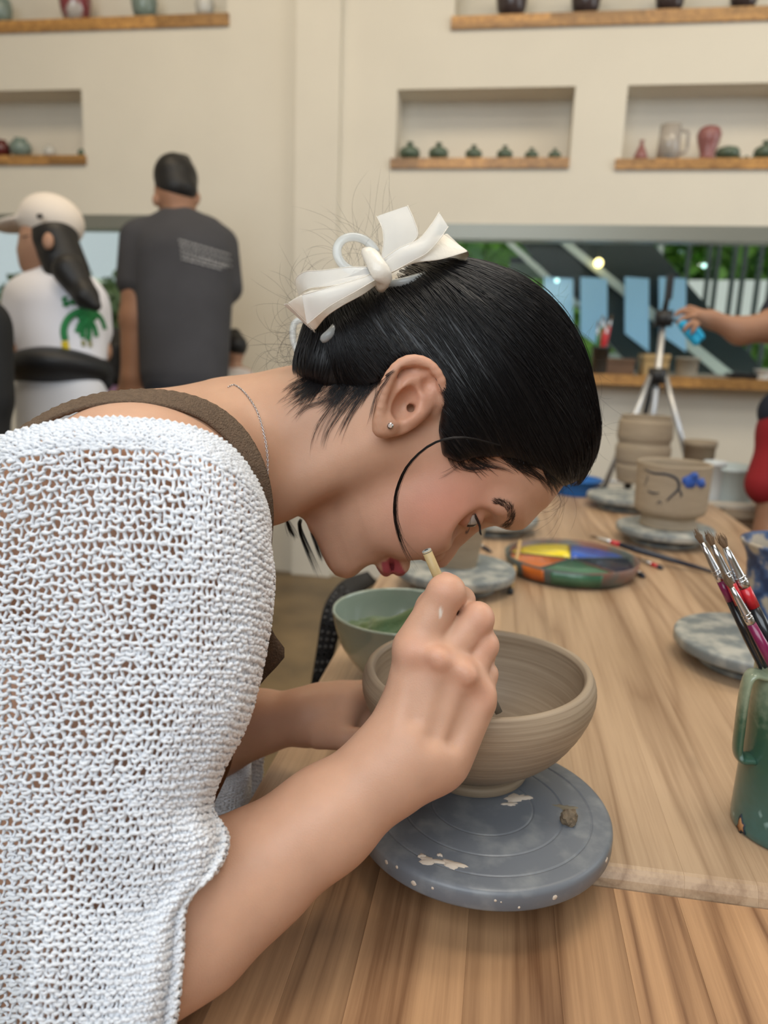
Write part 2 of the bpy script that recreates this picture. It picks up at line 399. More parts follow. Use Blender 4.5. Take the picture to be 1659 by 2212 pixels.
# ------------------------------------------------------------------ pots on shelves
g_cel = mat('celadon_green_glaze', (.085, .125, .085), .28, var=.25, vscale=30, coat=.4)
g_grey = mat('grey_celadon_glaze', (.19, .25, .22), .3, var=.12, coat=.4)
g_dark = mat('dark_brown_glaze', (.05, .035, .035), .3, var=.3, coat=.4)
g_red = mat('copper_red_glaze', (.22, .035, .045), .2, col2=(.50, .47, .45), vscale=9, vthr=(.52, .60), coat=.5)
g_maroon = mat('maroon_glaze', (.12, .02, .02), .2, coat=.5)
g_pink = mat('dusty_pink_glaze', (.30, .12, .115), .35, var=.15, coat=.3)
g_white = mat('white_glaze', (.56, .55, .51), .2, coat=.5)
g_mug = mat('pale_grey_glaze', (.42, .38, .34), .2, var=.2, coat=.6)
def pot(px, py, y, z, prof, m, name, label, cat, group=None, s=1.0, extra=None):
    p = on_y(px, py, y); t = thing(name, label, cat, (p[0], y, z), group=group)
    pr = [(r*s, h*s) for r, h in prof]
    V, F = lathe(pr, 32); mk('body', V, F, m, t, world=False)
    if extra: extra(t, s)
    return t
P_lid = [(0, 0), (.028, 0), (.045, .016), (.05, .032), (.044, .048), (.022, .060), (.016, .064), (0, .065)]
def knob(t, s):
    V, F = lathe([(0, .060*s), (.009*s, .062*s), (.008*s, .069*s), (.017*s, .074*s), (.017*s, .079*s), (.007*s, .082*s), (0, .082*s)], 20)
    mk('lid_knob', V, F, g_cel, t, world=False)
ym = YW+.03
ord6 = ['largest of the six lidded green pots, at the left end of the row', 'second lidded green pot from the left on the niche shelf', 'third lidded green pot from the left on the niche shelf', 'fourth lidded green pot from the left on the niche shelf', 'fifth lidded green pot from the left, smaller than the fourth', 'smallest lidded green pot, at the right end of the six']
for i, (px, ww) in enumerate(zip([885, 947, 1023, 1090, 1148, 1198], [42, 40, 34, 32, 27, 25])):
    pot(px, 335, ym, N_mid[2]+.005, P_lid, g_cel, 'lidded_pot', ord6[i], 'pot', 'lidded green pots in the niche', s=ww/(.1*FPX/3.72), extra=knob)
P_jar = [(0, 0), (.03, 0), (.052, .022), (.06, .048), (.052, .075), (.032, .088), (.034, .098), (.030, .099), (.026, .088), (0, .07)]
P_egg = [(0, 0), (.045, 0), (.062, .035), (.07, .09), (.062, .14), (.035, .165), (.03, .18), (.026, .18), (0, .15)]
P_ball = [(0, 0), (.022, 0), (.036, .014), (.04, .032), (.034, .052), (.018, .062), (.014, .07), (.01, .07), (0, .06)]
P_vase = [(0, 0), (.038, 0), (.04, .015), (.036, .03), (.055, .09), (.062, .125), (.05, .155), (.03, .165), (0, .16)]
P_bot = [(0, 0), (.028, 0), (.036, .015), (.026, .045), (.011, .075), (.008, .09), (.014, .1), (.008, .1), (0, .09)]
sc_ = lambda wpx, wm: wpx/(wm*FPX/3.72)
zl, zr, zt, zt2 = N_low[2]+.005, N_right[2]+.004, N_topl[2], N_topr[2]
pot(3, 325, ym, zl, P_jar, g_maroon, 'jar', 'dark maroon round jar cut by the left edge of the photo', 'jar', s=sc_(42, .12))
pot(45, 325, ym, zl, P_jar, g_grey, 'jar', 'grey green round jar with a short collar on the left niche shelf', 'jar', s=sc_(46, .12))
pot(107, 325, ym, zl, P_ball, g_white, 'small_vase', 'little round white vase on the left niche shelf', 'vase', s=sc_(27, .08))
pot(176, 330, YW+.01, zl, P_ball, g_cel, 'small_vase', 'tiny dark green pot at the right end of the left niche shelf', 'vase', s=sc_(16, .08))
pot(2, 30, ym, zt, P_egg, g_grey, 'vase', 'dark grey green vase at the top left corner of the photo', 'vase', s=sc_(46, .14))
pot(163, 25, ym, zt, P_egg, g_red, 'vase', 'red vase with white drip patches on the upper left shelf', 'vase', s=sc_(64, .14))
pot(312, 20, ym, zt, P_egg, g_grey, 'vase', 'plain grey green egg shaped vase on the upper left shelf', 'vase', s=sc_(52, .14))
pot(442, 20, ym, zt, P_egg, g_white, 'vase', 'white vase near the right end of the upper left shelf', 'vase', s=sc_(38, .14))
lab = ['dark brown vase at the left end of the upper right shelf', 'second dark brown vase from the left on the upper right shelf', 'third dark brown vase from the left on the upper right shelf', 'dark brown vase nearest the right edge of the upper right shelf']
for i, (px, ww) in enumerate(zip([1105, 1265, 1446, 1605], [60, 56, 54, 50])):
    pot(px, 15, ym, zt2, P_egg, g_dark, 'vase', lab[i], 'vase', 'dark brown vases on the upper right shelf', s=sc_(ww, .14))
pot(1384, 335, ym, zr, P_bot, g_pink, 'bottle_vase', 'small slim necked bottle beside the tall grey mug', 'vase', s=sc_(26, .072))
def mugh(t, s):
    m_ = MB(); m_.tube(spline([(.05*s, 0, .145*s), (.085*s, 0, .14*s), (.09*s, 0, .10*s), (.088*s, 0, .05*s), (.05*s, 0, .035*s)], 14), .009*s, 8)
    mk('handle', m_.V, m_.F, g_mug, t, world=False)
pot(1443, 335, ym, zr, [(0, 0), (.058, 0), (.056, .08), (.052, .17), (.047, .17), (.05, .02), (0, .02)], g_mug, 'mug', 'tall pale grey mug with a handle in the right niche', 'mug', s=sc_(42, .116), extra=mugh)
pot(1527, 335, ym, zr, P_vase, g_pink, 'vase', 'dusty pink vase with swollen shoulders in the right niche', 'vase', s=sc_(44, .124))
pot(1571, 338, ym, zr, [(0, 0), (.03, 0), (.055, .018), (.06, .035), (.05, .055), (.02, .066), (0, .067)], g_cel, 'squat_pot', 'squat green pot right of the pink vase', 'pot', s=sc_(44, .12))
for i, px in enumerate([1597, 1612, 1628]):
    pot(px, 340, ym, zr, P_ball, g_cel, 'tiny_pot', ['tiny green pot nearest the squat green pot', 'middle one of three tiny green pots', 'tiny green pot furthest right of the three'][i], 'pot', 'three tiny green pots', s=sc_(10, .08))
pot(1652, 338, ym, zr, P_lid, g_cel, 'lidded_pot', 'green lidded pot cut by the right edge of the photo', 'pot', s=sc_(42, .1), extra=knob)
# ================================================================== OUTSIDE
asphalt = mat('pale_paving', (.62, .62, .58), .8, var=.12, vscale=2)
o = MB().box((-16, YW+.32, -.35), (16, 40, -.25)).build('paved_yard', asphalt, smooth=False); o['kind'] = 'structure'
leafm = mat('leaves', (.22, .45, .06), .5, col2=(.06, .17, .03), vscale=3.5)
leafm2 = mat('dull_leaves', (.22, .28, .12), .6, col2=(.06, .11, .04), vscale=3.0)
bark = mat('bark', (.12, .08, .05), .8)
def leafball(nl, seed, flat=1.0):
    r = np.random.RandomState(seed); V = []; F = []
    cs = r.normal(0, .42, (14, 3)); cs[:, 2] *= flat
    for i in range(nl):
        c = cs[r.randint(14)]; d = r.normal(0, 1, 3); d /= np.linalg.norm(d); p = c+d*.42*r.uniform(.5, 1)**.5
        a = r.normal(0, 1, 3); a /= np.linalg.norm(a); b = np.cross(a, d+r.normal(0, .4, 3)); b /= np.linalg.norm(b)+1e-6; s = r.uniform(.05, .1)
        n = len(V); V += [p-a*s, p+b*s*.5, p+a*s, p-b*s*.5]; F.append((n, n+1, n+2, n+3))
    return np.array(V), np.array(F)
LB = {}
for k in range(2):
    V, F = leafball(5200, 5+k); LB[k] = (V, F)
protos = {}
def tree(x, y, z, s, k, m, label):
    t = thing('tree', label, 'tree', (x, y, -.25), group='trees outside the windows')
    kk = (k, m.name)
    if kk not in protos:
        o = mk('foliage', LB[k][0], LB[k][1], m, t, world=False); o['kind'] = 'stuff'; protos[kk] = o.data
    else:
        o = bpy.data.objects.new('foliage', protos[kk]); col.objects.link(o); o.parent = t; o['kind'] = 'stuff'
    o.location = (0, 0, z+.25); o.scale = (s*1.5, s, s)
    tr = MB().tube([(0, 0, 0), (.05*s, 0, (z+.25)*.6), (0, 0, z+.25+.2*s)], [.09*s, .07*s, .03*s], 8)
    mk('trunk', tr.V, tr.F, bark, t, world=False)
for (x, y, z, s, k, m, l) in [
    (1.5, 9, 1.7, 1.3, 0, leafm, 'bright green tree seen just right of the white bow'), (3.3, 10, 2.2, 1.5, 1, leafm, 'green tree behind the diagonal dark stair'),
    (5.3, 10, 2.1, 1.6, 0, leafm, 'green tree behind the vertical window slats'), (7.4, 11, 2.0, 1.7, 1, leafm, 'green tree at the far right behind the slats'),
    (9.5, 11, 2.0, 1.7, 0, leafm, 'green tree past the right edge of the slats'),
    (-3.4, 7.2, .80, .95, 0, leafm2, 'dull green shrub behind the man in the grey shirt'), (-5.0, 7.5, .78, .98, 1, leafm2, 'dull green shrub behind the woman in the cap'),
    (-6.8, 8, .80, 1.0, 0, leafm2, 'dull green shrub at the left end of the left window'), (-1.6, 8.2, .75, .8, 1, leafm2, 'dull green shrub hidden mostly by the man'),
    (0.2, 12, 1.9, 1.5, 1, leafm, 'green tree hidden mostly by the pillar')]:
    tree(x, y, z, s, k, m, l)
whitew = mat('white_render', (.86, .90, .90), .7)
t = thing('white_building', 'pale building across the yard seen through the left window', 'building', (-5, 13, -.25))
MB().box((-14, 12, -.25), (-1.2, 16, 4)).build('wall', whitew, t, smooth=False)
for i in range(4): MB().box((-9+i*2.1, 11.95, .9), (-8+i*2.1, 12, 2.0)).build('window_pane', mat('pale_window', (.45, .6, .62), .2), t, smooth=False)
# dark stair running diagonally past the right window
steel = mat('dark_steel', (.012, .022, .028), .3); rail = mat('pale_rail', (.45, .50, .50), .4, metal=.3)
t = thing('outdoor_stair', 'dark steel staircase crossing diagonally behind the right window', 'staircase', tuple(on_y(1400, 800, YW+1.1)))
ys = YW+1.0
def pp(px, py, y=ys): return on_y(px, py, y)
def plank3(a, b, c, d, y, th, m, name, par):
    q = [pp(*a, y), pp(*b, y), pp(*c, y), pp(*d, y)]
    V = [tuple(v) for v in q]+[(v[0], v[1]+th, v[2]) for v in q]
    return mk(name, V, [(0, 1, 2, 3), (7, 6, 5, 4), (0, 4, 5, 1), (1, 5, 6, 2), (2, 6, 7, 3), (3, 7, 4, 0)], m, par, smooth=False)
plank3((1085, 480), (1370, 480), (1720, 880), (1440, 880), ys, .06, steel, 'stringer', t)
plank3((1180, 500), (1203, 500), (1640, 850), (1600, 850), ys-.05, .03, rail, 'handrail', t)
plank3((1066, 500), (1082, 500), (1260, 660), (1240, 660), ys-.05, .03, rail, 'handrail', t)
for i in range(6):
    px = 1150+i*85; py = 560+i*70
    p = pp(px, py, ys)
    MB().box((p[0]-.13, ys+.06, p[2]-.02), (p[0]+.22, ys+.9, p[2]+.02)).build('tread', rail if i % 2 else steel, t, smooth=False)
gl2 = mat('window_reflection_blue', (.30, .52, .80), .12, spec=.8)  # painted reflections: blue panels stand in for windows mirrored in the pane
t = thing('reflection_panels', 'row of pale blue panels standing in for window reflections on the glass', 'reflection_panels', tuple(on_y(1330, 720, YW+.9)))
for a, b in ((1175, 1238), (1254, 1312), (1350, 1402), (1424, 1482)):
    plank3((a, 598), (b, 602), (b, 760), (a, 720), YW+.9, .02, gl2, 'panel', t)
t = thing('slat_screen', 'screen of dark upright slats outside the right end of window', 'screen', tuple(on_y(1500, 800, YW+1.8)))
for i, px in enumerate([1366, 1375, 1425, 1484, 1530, 1548, 1584, 1606, 1640, 1668, 1700, 1740]):
    p = pp(px, 600, YW+1.8); MB().box((p[0]-.011, YW+1.8, -.25), (p[0]+.011, YW+1.85, 2.6)).build('slat', mat('slat_grey', (.05, .07, .075), .4), t, smooth=False)
p = pp(1425, 560, YW+1.7); MB().box((p[0]-.016, YW+1.7, 1.5), (p[0]+.016, YW+1.75, 2.6)).build('pale_post', rail, t, smooth=False)
t = thing('white_wall_outside', 'low white wall outside behind the slats', 'wall', tuple(on_y(1500, 690, YW+3.5)))
plank3((1340, 605), (1800, 605), (1800, 730), (1340, 730), YW+3.5, .2, whitew, 'wall', t)
t = thing('stair_lamp', 'round warm lamp glowing behind the window glass', 'lamp', tuple(pp(1293, 568, YW+.9)))
bm_ = bmesh.new(); bmesh.ops.create_uvsphere(bm_, u_segments=16, v_segments=10, radius=.024); me = bpy.data.meshes.new('bulb'); bm_.to_mesh(me); bm_.free()
me.materials.append(mat('warm_bulb', (1, .8, .4), .5, emit=(1, .75, .3), est=5)); o = bpy.data.objects.new('bulb', me); col.objects.link(o); o.parent = t
MB().tube([(0, 0, .02), (0, 0, 4.0-pp(1293, 568, YW+.9)[2])], .004, 6).build('cord', steel, t, world=False)
o = MB().box((-4.2, YW+.32, 4.0), (4.2, YW+1.25, 4.08)).build('trim_2', steel, smooth=False); o['kind'] = 'structure'
me2 = me.copy(); me2.materials.clear(); me2.materials.append(mat('cool_bulb', (.7, .95, .9), .5, emit=(.6, .95, .9), est=2.0))
for px, py, r, l in ((1521, 574, .5, 'small cool white lamp glowing among the slats'), (1203, 606, .5, 'small cool white lamp low behind the stair near the hair')):
    t = thing('stair_lamp', l, 'lamp', tuple(pp(px, py, YW+.9)))
    o = bpy.data.objects.new('bulb', me2); col.objects.link(o); o.parent = t; o.scale = (r, r, r)
    MB().tube([(0, 0, .01), (0, 0, 4.0-pp(px, py, YW+.9)[2])], .003, 6).build('cord', steel, t, world=False)
# ================================================================== TABLE
ZT = .75; ZN = .738
MATS['plank_wood'] = wood('plank_wood', (.53, .365, .23), (.22, .12, .06), gs=1.3, rough=.42, tone=.14, ring=.46)
MATS['plank_wood_near'] = wood('plank_wood_near', (.43, .245, .125), (.10, .038, .015), gs=.9, rough=.35, tone=.30, ring=.55)
L1 = on_z(690, 1470, ZT); L2 = on_z(820, 1245, ZT); print('table left', L1, L2, on_z(560, 1750, ZT))
E1 = on_z(1240, 1880, ZT); E2 = on_z(1659, 1925, ZT); FAR = on_z(1300, 1062, ZT); FR = on_z(1560, 1112, ZT); print('edge', E1, E2, FAR, FR, on_z(1659, 1240, ZT))
XL = float((L1[0]+L2[0])/2); YE = float((E1[1]+E2[1])/2); XR = XL+.785; YF = float(FAR[1])
def board(x0, x1, y0, y1, z0, z1, rnd):
    """plank whose near end is rounded over (radius rnd) and long edges are eased"""
    g = .00003; x0 += g; x1 -= g; e = .00016
    prof = [(y1, z0), (y0+rnd*.3, z0)]+[(y0+rnd*(1-math.cos(a)), z0+rnd*.3+(z1-z0-rnd*.3)*math.sin(a)) for a in np.linspace(0, PI/2, 7)]+[(y1, z1)]
    V = []; n = len(prof)
    for x, dz in ((x0, e), (x0+e, 0), (x1-e, 0), (x1, e)):
        V += [(x, y, z-(dz if z > (z0+z1)/2 else 0)) for y, z in prof]
    F = [tuple(range(n)), tuple(3*n+i for i in range(n))[::-1]]
    for k in range(3):
        for i in range(n): j = (i+1) % n; F.append((k*n+i, k*n+n+i, k*n+n+j, k*n+j))
    return V, F
legm = mat('table_leg_wood', (.33, .18, .09), .5)
def table(name, label, x0, x1, y0, y1, z1, th, m, rnd, seed, near_end=True):
    t = thing(name, label, 'table', (x0+.02, y0+.02, 0)); rr = random.Random(seed); x = x0
    while x < x1-.01:
        wd = rr.choice([.040, .052, .060, .046, .07]); nx = min(x+wd, x1)
        if x1-nx < .03: nx = x1
        V, F = board(x, nx, y0, y1, z1-th, z1, rnd); o = mk('plank', V, F, m, t, smooth=False); x = nx
    for lx in (x0+.06, x1-.12):
        for ly in (y0+.06, y1-.14):
            b = MB().box((lx, ly, 0), (lx+.06, ly+.06, z1-th)); cbox(b.build('leg', legm, t, smooth=False), .004)
    for ya, yb in ((y0+.08, y0+.10), (y1-.10, y1-.08)): MB().box((x0+.05, ya, z1-th-.07), (x1-.05, yb, z1-th)).build('table_rail', legm, t, smooth=False)
    return t
table('work_table', 'long wooden work table running back toward the window', XL, XR, YE, YF, ZT, .03, MATS['plank_wood'], .012, 11)
table('near_table', 'nearer wooden table, slightly lower, with reddish grain at the bottom of the photo', XL-.02, XR+.05, -.55, YE-.0015, ZN, .03, MATS['plank_wood_near'], .006, 23)
# ================================================================== BANDING WHEELS
wheelm = mat('blue_grey_plastic', (.150, .163, .183), .36, col2=(.26, .272, .275), vscale=48, vthr=(.48, .78), bump=.04, bscale=90)
wheelm2 = mat('clay_smeared_plastic', (.19, .215, .22), .5, col2=(.46, .455, .41), vscale=30, vthr=(.44, .64), bump=.05, bscale=60)
smear = mat('dried_slip', (.60, .50, .40), .6, bump=.3, bscale=150)
RW = .0985
def wheel(c, label, r=RW, m=wheelm, zt=ZT):
    t = thing('banding_wheel', label, 'turntable', (c[0], c[1], zt))
    prof = [(0, .0195), (r-.012, .0195), (r-.003, .020), (r-.001, .0212), (r, .023)]+[(r-.0045+.0045*math.cos(a), .0315+.0045*math.sin(a)) for a in np.linspace(0, PI/2, 6)]
    for rg in (r*.84, r*.63, r*.40):
        prof += [(rg+.0016, .036), (rg+.0007, .036), (rg+.0003, .0354), (rg-.0003, .0354), (rg-.0007, .036), (rg-.0016, .036)]
    prof += [(0, .036)]
    V, F = lathe(prof, 96); mk('disc', V, F, m, t, world=False)
    V, F = lathe([(0, 0), (r*.68, 0), (r*.70, .003), (r*.68, .008), (.03, .012), (.026, .0195), (0, .0195)], 64); mk('base', V, F, m, t, world=False)
    return t
wc = on_z(1041, 1735, ZT+.036); wh = wheel(wc, 'blue grey banding wheel under the brown clay bowl')
print('wheel depth', w2px(wc))
def patch(px, py, rx, ry, par, th=.0012, z=ZT+.036, seed=0, m=smear, name='slip_smear', ang=0):
    c = on_z(px, py, z); r = np.random.RandomState(seed); n = 22
    a = np.linspace(0, 2*PI, n, endpoint=False); rr = 1+.28*np.sin(a*3+seed)+.16*r.normal(0, 1, n)
    X = rx*rr*np.cos(a); Y = ry*rr*np.sin(a); ca, sa = math.cos(ang), math.sin(ang)
    V = [(c[0]+x*ca-y*sa, c[1]+x*sa+y*ca, z-.0003) for x, y in zip(X, Y)]
    V += [(c[0]+.8*(x*ca-y*sa), c[1]+.8*(x*sa+y*ca), z+th) for x, y in zip(X, Y)]+[(c[0], c[1], z+th)]
    F = [(i, (i+1) % n, n+(i+1) % n, n+i) for i in range(n)]+[(n+i, n+(i+1) % n, 2*n) for i in range(n)]
    return mk(name, V, F, m, par)
patch(1118, 1724, .011, .005, wh, seed=2, ang=.3); patch(1100, 1738, .006, .0015, wh, seed=5, ang=.2)
patch(978, 1868, .0085, .0030, wh, seed=13, ang=-.12); patch(930, 1860, .009, .0038, wh, seed=14, th=.001); patch(912, 1850, .003, .002, wh, seed=15); patch(950, 1848, .002, .0012, wh, seed=16); patch(1225, 1745, .008, .004, wh, seed=6, th=.0004, m=mat('damp_clay', (.20, .17, .12), .4))
rs = np.random.RandomState(3)
for i in range(10):     # specks of slip down the rim
    a = -PI/2+rs.uniform(-1.2, 1.2); z = rs.uniform(.0235, .033); c = np.array([wc[0]+RW*math.cos(a), wc[1]+RW*math.sin(a), ZT+z])
    s = rs.uniform(.0006, .0026); V, F = lathe([(0, .0004), (s*.7, .0003), (s, -.0004)], 9)
    R = Matrix.Rotation(a+PI/2, 3, 'Z')@Matrix.Rotation(PI/2, 3, 'X')
    V = [np.array(R@Vector((v[0]*rs.uniform(.8, 1.2), v[1], v[2])))+c for v in V]; mk('slip_speck', V, F, smear, wh)
# crumb of clay on the wheel
cp = on_z(1229, 1778, ZT+.036); bm_ = bmesh.new(); bmesh.ops.create_icosphere(bm_, subdivisions=3, radius=.0062)
rs = np.random.RandomState(8)
from mathutils import noise
for v in bm_.verts:
    v.co *= 1+.35*noise.noise(v.co*300)+.15*noise.noise(v.co*900); v.co.z = max(v.co.z*1.15, -.0045)+.0045
    v.co.x += v.co.z*.25*0
me = bpy.data.meshes.new('clay_crumb'); bm_.to_mesh(me); bm_.free(); me.materials.append(mat('crumb_clay', (.17, .125, .08), .8, bump=.4, bscale=400))
o = bpy.data.objects.new('clay_crumb', me); col.objects.link(o); o.location = Vector([float(x) for x in cp]); tag(o, 'crumb of grey brown clay on the blue grey wheel', 'clay')
# ================================================================== CLAY BOWL
bc = on_z(1024, 1660, ZT+.0362); print('bowl foot', w2px(bc))
clay = bpy.data.materials.new('wet_clay'); clay.use_nodes = True
n = clay.node_tree.nodes; L = clay.node_tree.links; b = n['Principled BSDF']; b.inputs['Roughness'].default_value = .55
tc = n.new('ShaderNodeTexCoord'); mp = n.new('ShaderNodeMapping'); mp.inputs['Scale'].default_value = (3, 3, 260); L.new(tc.outputs['Object'], mp.inputs[0])
tn = n.new('ShaderNodeTexNoise'); tn.inputs['Scale'].default_value = 3; tn.inputs['Detail'].default_value = 4; L.new(mp.outputs[0], tn.inputs[0])
mp2 = n.new('ShaderNodeMapping'); mp2.inputs['Scale'].default_value = (4, 4, 45); L.new(tc.outputs['Object'], mp2.inputs[0])
tn2 = n.new('ShaderNodeTexNoise'); tn2.inputs['Scale'].default_value = 2; L.new(mp2.outputs[0], tn2.inputs[0])
mxx = n.new('ShaderNodeMath'); mxx.operation = 'MULTIPLY_ADD'; L.new(tn.outputs[0], mxx.inputs[0]); mxx.inputs[1].default_value = .5
ml = n.new('ShaderNodeMath'); ml.operation = 'MULTIPLY'; ml.inputs[1].default_value = .5; L.new(tn2.outputs[0], ml.inputs[0]); L.new(ml.outputs[0], mxx.inputs[2])
cr = n.new('ShaderNodeValToRGB'); cr.color_ramp.elements[0].position = .34; cr.color_ramp.elements[1].position = .68
cr.color_ramp.elements[0].color = (.285, .21, .138, 1); cr.color_ramp.elements[1].color = (.43, .335, .235, 1)
L.new(mxx.outputs[0], cr.inputs[0]); L.new(cr.outputs[0], b.inputs['Base Color'])
bp = n.new('ShaderNodeBump'); bp.inputs['Strength'].default_value = .22; bp.inputs['Distance'].default_value = .001; L.new(tn.outputs[0], bp.inputs['Height']); L.new(bp.outputs[0], b.inputs['Normal'])
MATS['clay'] = clay
bowl = thing('clay_bowl', 'large unfired brown clay bowl being worked on the near wheel', 'bowl', tuple(bc))
RB = .0885
outp = [(0, 0), (.036, 0), (.0405, .0012), (.0418, .004), (.0412, .0075), (.0418, .0105), (.0445, .0125), (.047, .0150), (.0590, .023), (.0705, .034), (.0800, .048), (.0862, .061), (.0885, .071), (.0880, .0785), (.0858, .0845), (.0838, .0868), (.0815, .0872), (.0797, .0858), (.0790, .083)]
inp = [(.0795, .077), (.0790, .068), (.0770, .058), (.0720, .045), (.0630, .032), (.0500, .021), (.033, .014), (.015, .0115), (0, .011)]
pr = [(1.065*r, z*1.06) for r, z in outp+inp]
P_ = spline([(r, z, 0) for r, z in pr], 150)
P_ = [(max(0, p[0])+.00018*math.sin(p[1]*1400), p[1]) for p in P_]; P_[0] = (0, 0); P_[-1] = (0, P_[-1][1])
V, F = lathe(P_, 128)
V = [(x*(1+.006*math.sin(2*math.atan2(y, x)+.6)), y, z+.0008*math.sin(math.atan2(y, x)*2+1)*z/.087) for x, y, z in V]
mk('body', V, F, clay, bowl, world=False); bowl.rotation_euler = (0, D(-1.2), 0)
# ================================================================== CELADON BOWL WITH CLOTH
cel = mat('celadon_glaze', (.30, .375, .325), .12, var=.06, vscale=15, coat=.8)
cb = on_z(868, 1318, ZT+.086); ce = thing('glazed_bowl', 'pale green glazed bowl holding a wet green cloth', 'bowl', (cb[0], cb[1], ZT)); print('celadon', w2px(cb))
rc = 150/FPX*w2px(cb)[2]
P_ = spline([(r*rc/.08, z, 0) for r, z in [(0, .006), (.028, .0045), (.030, 0), (.034, 0), (.035, .006), (.050, .018), (.066, .040), (.075, .062), (.0795, .083), (.080, .086), (.0785, .0875), (.0765, .086), (.0755, .082), (.071, .062), (.062, .042), (.046, .022), (.025, .013), (0, .011)]], 70)
P_ = [(max(0, p[0]), p[1]) for p in P_]; P_[0] = (0, P_[0][1]); P_[-1] = (0, P_[-1][1])
V, F = lathe(P_, 72); mk('body', V, F, cel, ce, world=False)
# cloth: crumpled wet green cloth, peak sticking up
clothm = mat('wet_green_cloth', (.055, .13, .055), .75, col2=(.13, .19, .07), vscale=25, bump=.6, bscale=700, sheen=.4)
bm_ = bmesh.new(); bmesh.ops.create_icosphere(bm_, subdivisions=5, radius=1)
for v in bm_.verts:
    c = v.co.copy(); q = c*2.2
    d = 1+.30*noise.noise(q)+.18*abs(noise.noise(q*2.3))
    v.co = Vector((c.x*.052*d-.012, c.y*.040*d, .036+c.z*.022*d))
    pk = math.exp(-(((c.x-.35)/.28)**2+((c.y+.2)/.42)**2))*max(0, c.z)
    v.co.z += pk*.036; v.co.x += pk*.034
    rl = math.hypot(v.co.x, v.co.y); lim = min(rc*.88, rc*.48+v.co.z*.52)
    if rl > lim: v.co.x *= lim/rl; v.co.y *= lim/rl
me = bpy.data.meshes.new('green_cloth'); bm_.to_mesh(me); bm_.free(); me.materials.append(clothm)
me.polygons.foreach_set('use_smooth', np.ones(len(me.polygons), dtype=bool))
o = bpy.data.objects.new('green_cloth', me); col.objects.link(o); o.location = (float(cb[0])-.004, float(cb[1]), ZT+.012); tag(o, 'crumpled wet green cloth inside the pale green bowl', 'cloth')
# ================================================================== OTHER WHEELS AND POTS
c2 = on_z(985, 1222, ZT+.036); wheel(c2, 'clay smeared banding wheel behind the pale green bowl', m=wheelm2)
clayd = mat('raw_clay', (.36, .285, .20), .7, var=.10, vscale=20, bump=.15, bscale=60, stretch=(1, 1, 6))
def rpot(c, z, prof, name, label, cat, m=clayd, n=48, ribs=0):
    P_ = spline([(r, h, 0) for r, h in prof], 60); P_ = [(max(0, p[0])+ribs*math.sin(p[1]*150), p[1]) for p in P_]; P_[0] = (0, P_[0][1]); P_[-1] = (0, P_[-1][1])
    t = thing(name, label, cat, (c[0], c[1], z)); V, F = lathe(P_, n); mk('body', V, F, m, t, world=False); return t
rpot(c2+np.array([.0, .01, 0]), ZT+.0362, [(0, 0), (.030, 0), (.034, .004), (.038, .03), (.044, .06), (.047, .075), (.044, .075), (.038, .05), (.028, .01), (0, .008)], 'clay_cup', 'small unfired clay cup behind the woman\'s nose', 'cup')
c3 = on_z(1437, 1135, ZT+.036); wheel(c3, 'banding wheel carrying the cup painted with blue flowers', m=wheelm2, r=.101); d3 = w2px(c3)[2]
k3 = d3/FPX
cup = rpot(c3+np.array([.005, 0, 0]), ZT+.0362, [(0, 0), (54*k3, 0), (58*k3, .006), (55*k3, .018), (56*k3, .024), (71*k3, .034), (74*k3, .06), (75*k3, .12), (76*k3, .135), (72*k3, .136), (70*k3, .12), (69*k3, .05), (0, .04)], 'clay_cup', 'unfired clay cup with a painted vine and blue petals', 'cup')
paintk = mat('dark_slip_paint', (.03, .035, .05), .5); paintb = mat('blue_slip_paint', (.03, .10, .42), .5, var=.3, vscale=60)
def cyl_pt(px, py, cen, r):
    d = cray(px, py); v = d[0]*CR-d[1]*CU+d[2]*CF; o_ = CO-np.array([cen[0], cen[1], 0])
    a = v[0]**2+v[1]**2; b_ = 2*(o_[0]*v[0]+o_[1]*v[1]); c_ = o_[0]**2+o_[1]**2-r*r
    q = b_*b_-4*a*c_; t_ = (-b_-math.sqrt(max(q, 0)))/(2*a); p = CO+v*t_
    nn = np.array([p[0]-cen[0], p[1]-cen[1], 0]); nn /= np.linalg.norm(nn); return p, nn
def decal_line(pts, rad, cen, r, m, par, name='painted_line', taper=True):
    S = spline([(a, b, 0) for a, b in pts], 26); P = []; Nn = []
    for s in S: p, nn = cyl_pt(s[0], s[1], cen, r); P.append(p); Nn.append(nn)
    R = rad*(np.sin(np.linspace(.15, PI-.15, 26))*.7+.3) if taper else np.full(26, rad)
    b = MB().tube(P, R, 8, flat=.0006, nrm=np.array(Nn)); return b.build(name, m, par)
def decal_blob(px, py, rx, ry, cen, r, m, par, name, seed=0, ang=0):
    rr = np.random.RandomState(seed); n_ = 20; V = []; p0, n0 = cyl_pt(px, py, cen, r+.0008); V.append(p0)
    for i in range(n_):
        a = 2*PI*i/n_; k = 1+.12*rr.normal(); x = rx*k*math.cos(a); y = ry*k*math.sin(a)
        p, _ = cyl_pt(px+x*math.cos(ang)-y*math.sin(ang), py+x*math.sin(ang)+y*math.cos(ang), cen, r+.0008); V.append(p)
    for i in range(n_):
        V.append(V[i+1]-n0*.002)
    F = [(0, 1+i, 1+(i+1) % n_) for i in range(n_)]+[(1+i, 1+n_+i, 1+n_+(i+1) % n_, 1+(i+1) % n_) for i in range(n_)]
    return mk(name, V, F, m, par)
cc3 = cup.location; R3 = 75.6*k3
decal_line([(1392, 1013), (1410, 1022), (1440, 1025), (1462, 1035), (1466, 1055), (1450, 1072), (1440, 1082)], .0028, cc3, R3, paintk, cup)
decal_line([(1466, 1055), (1472, 1068), (1470, 1074)], .002, cc3, R3, paintk, cup)
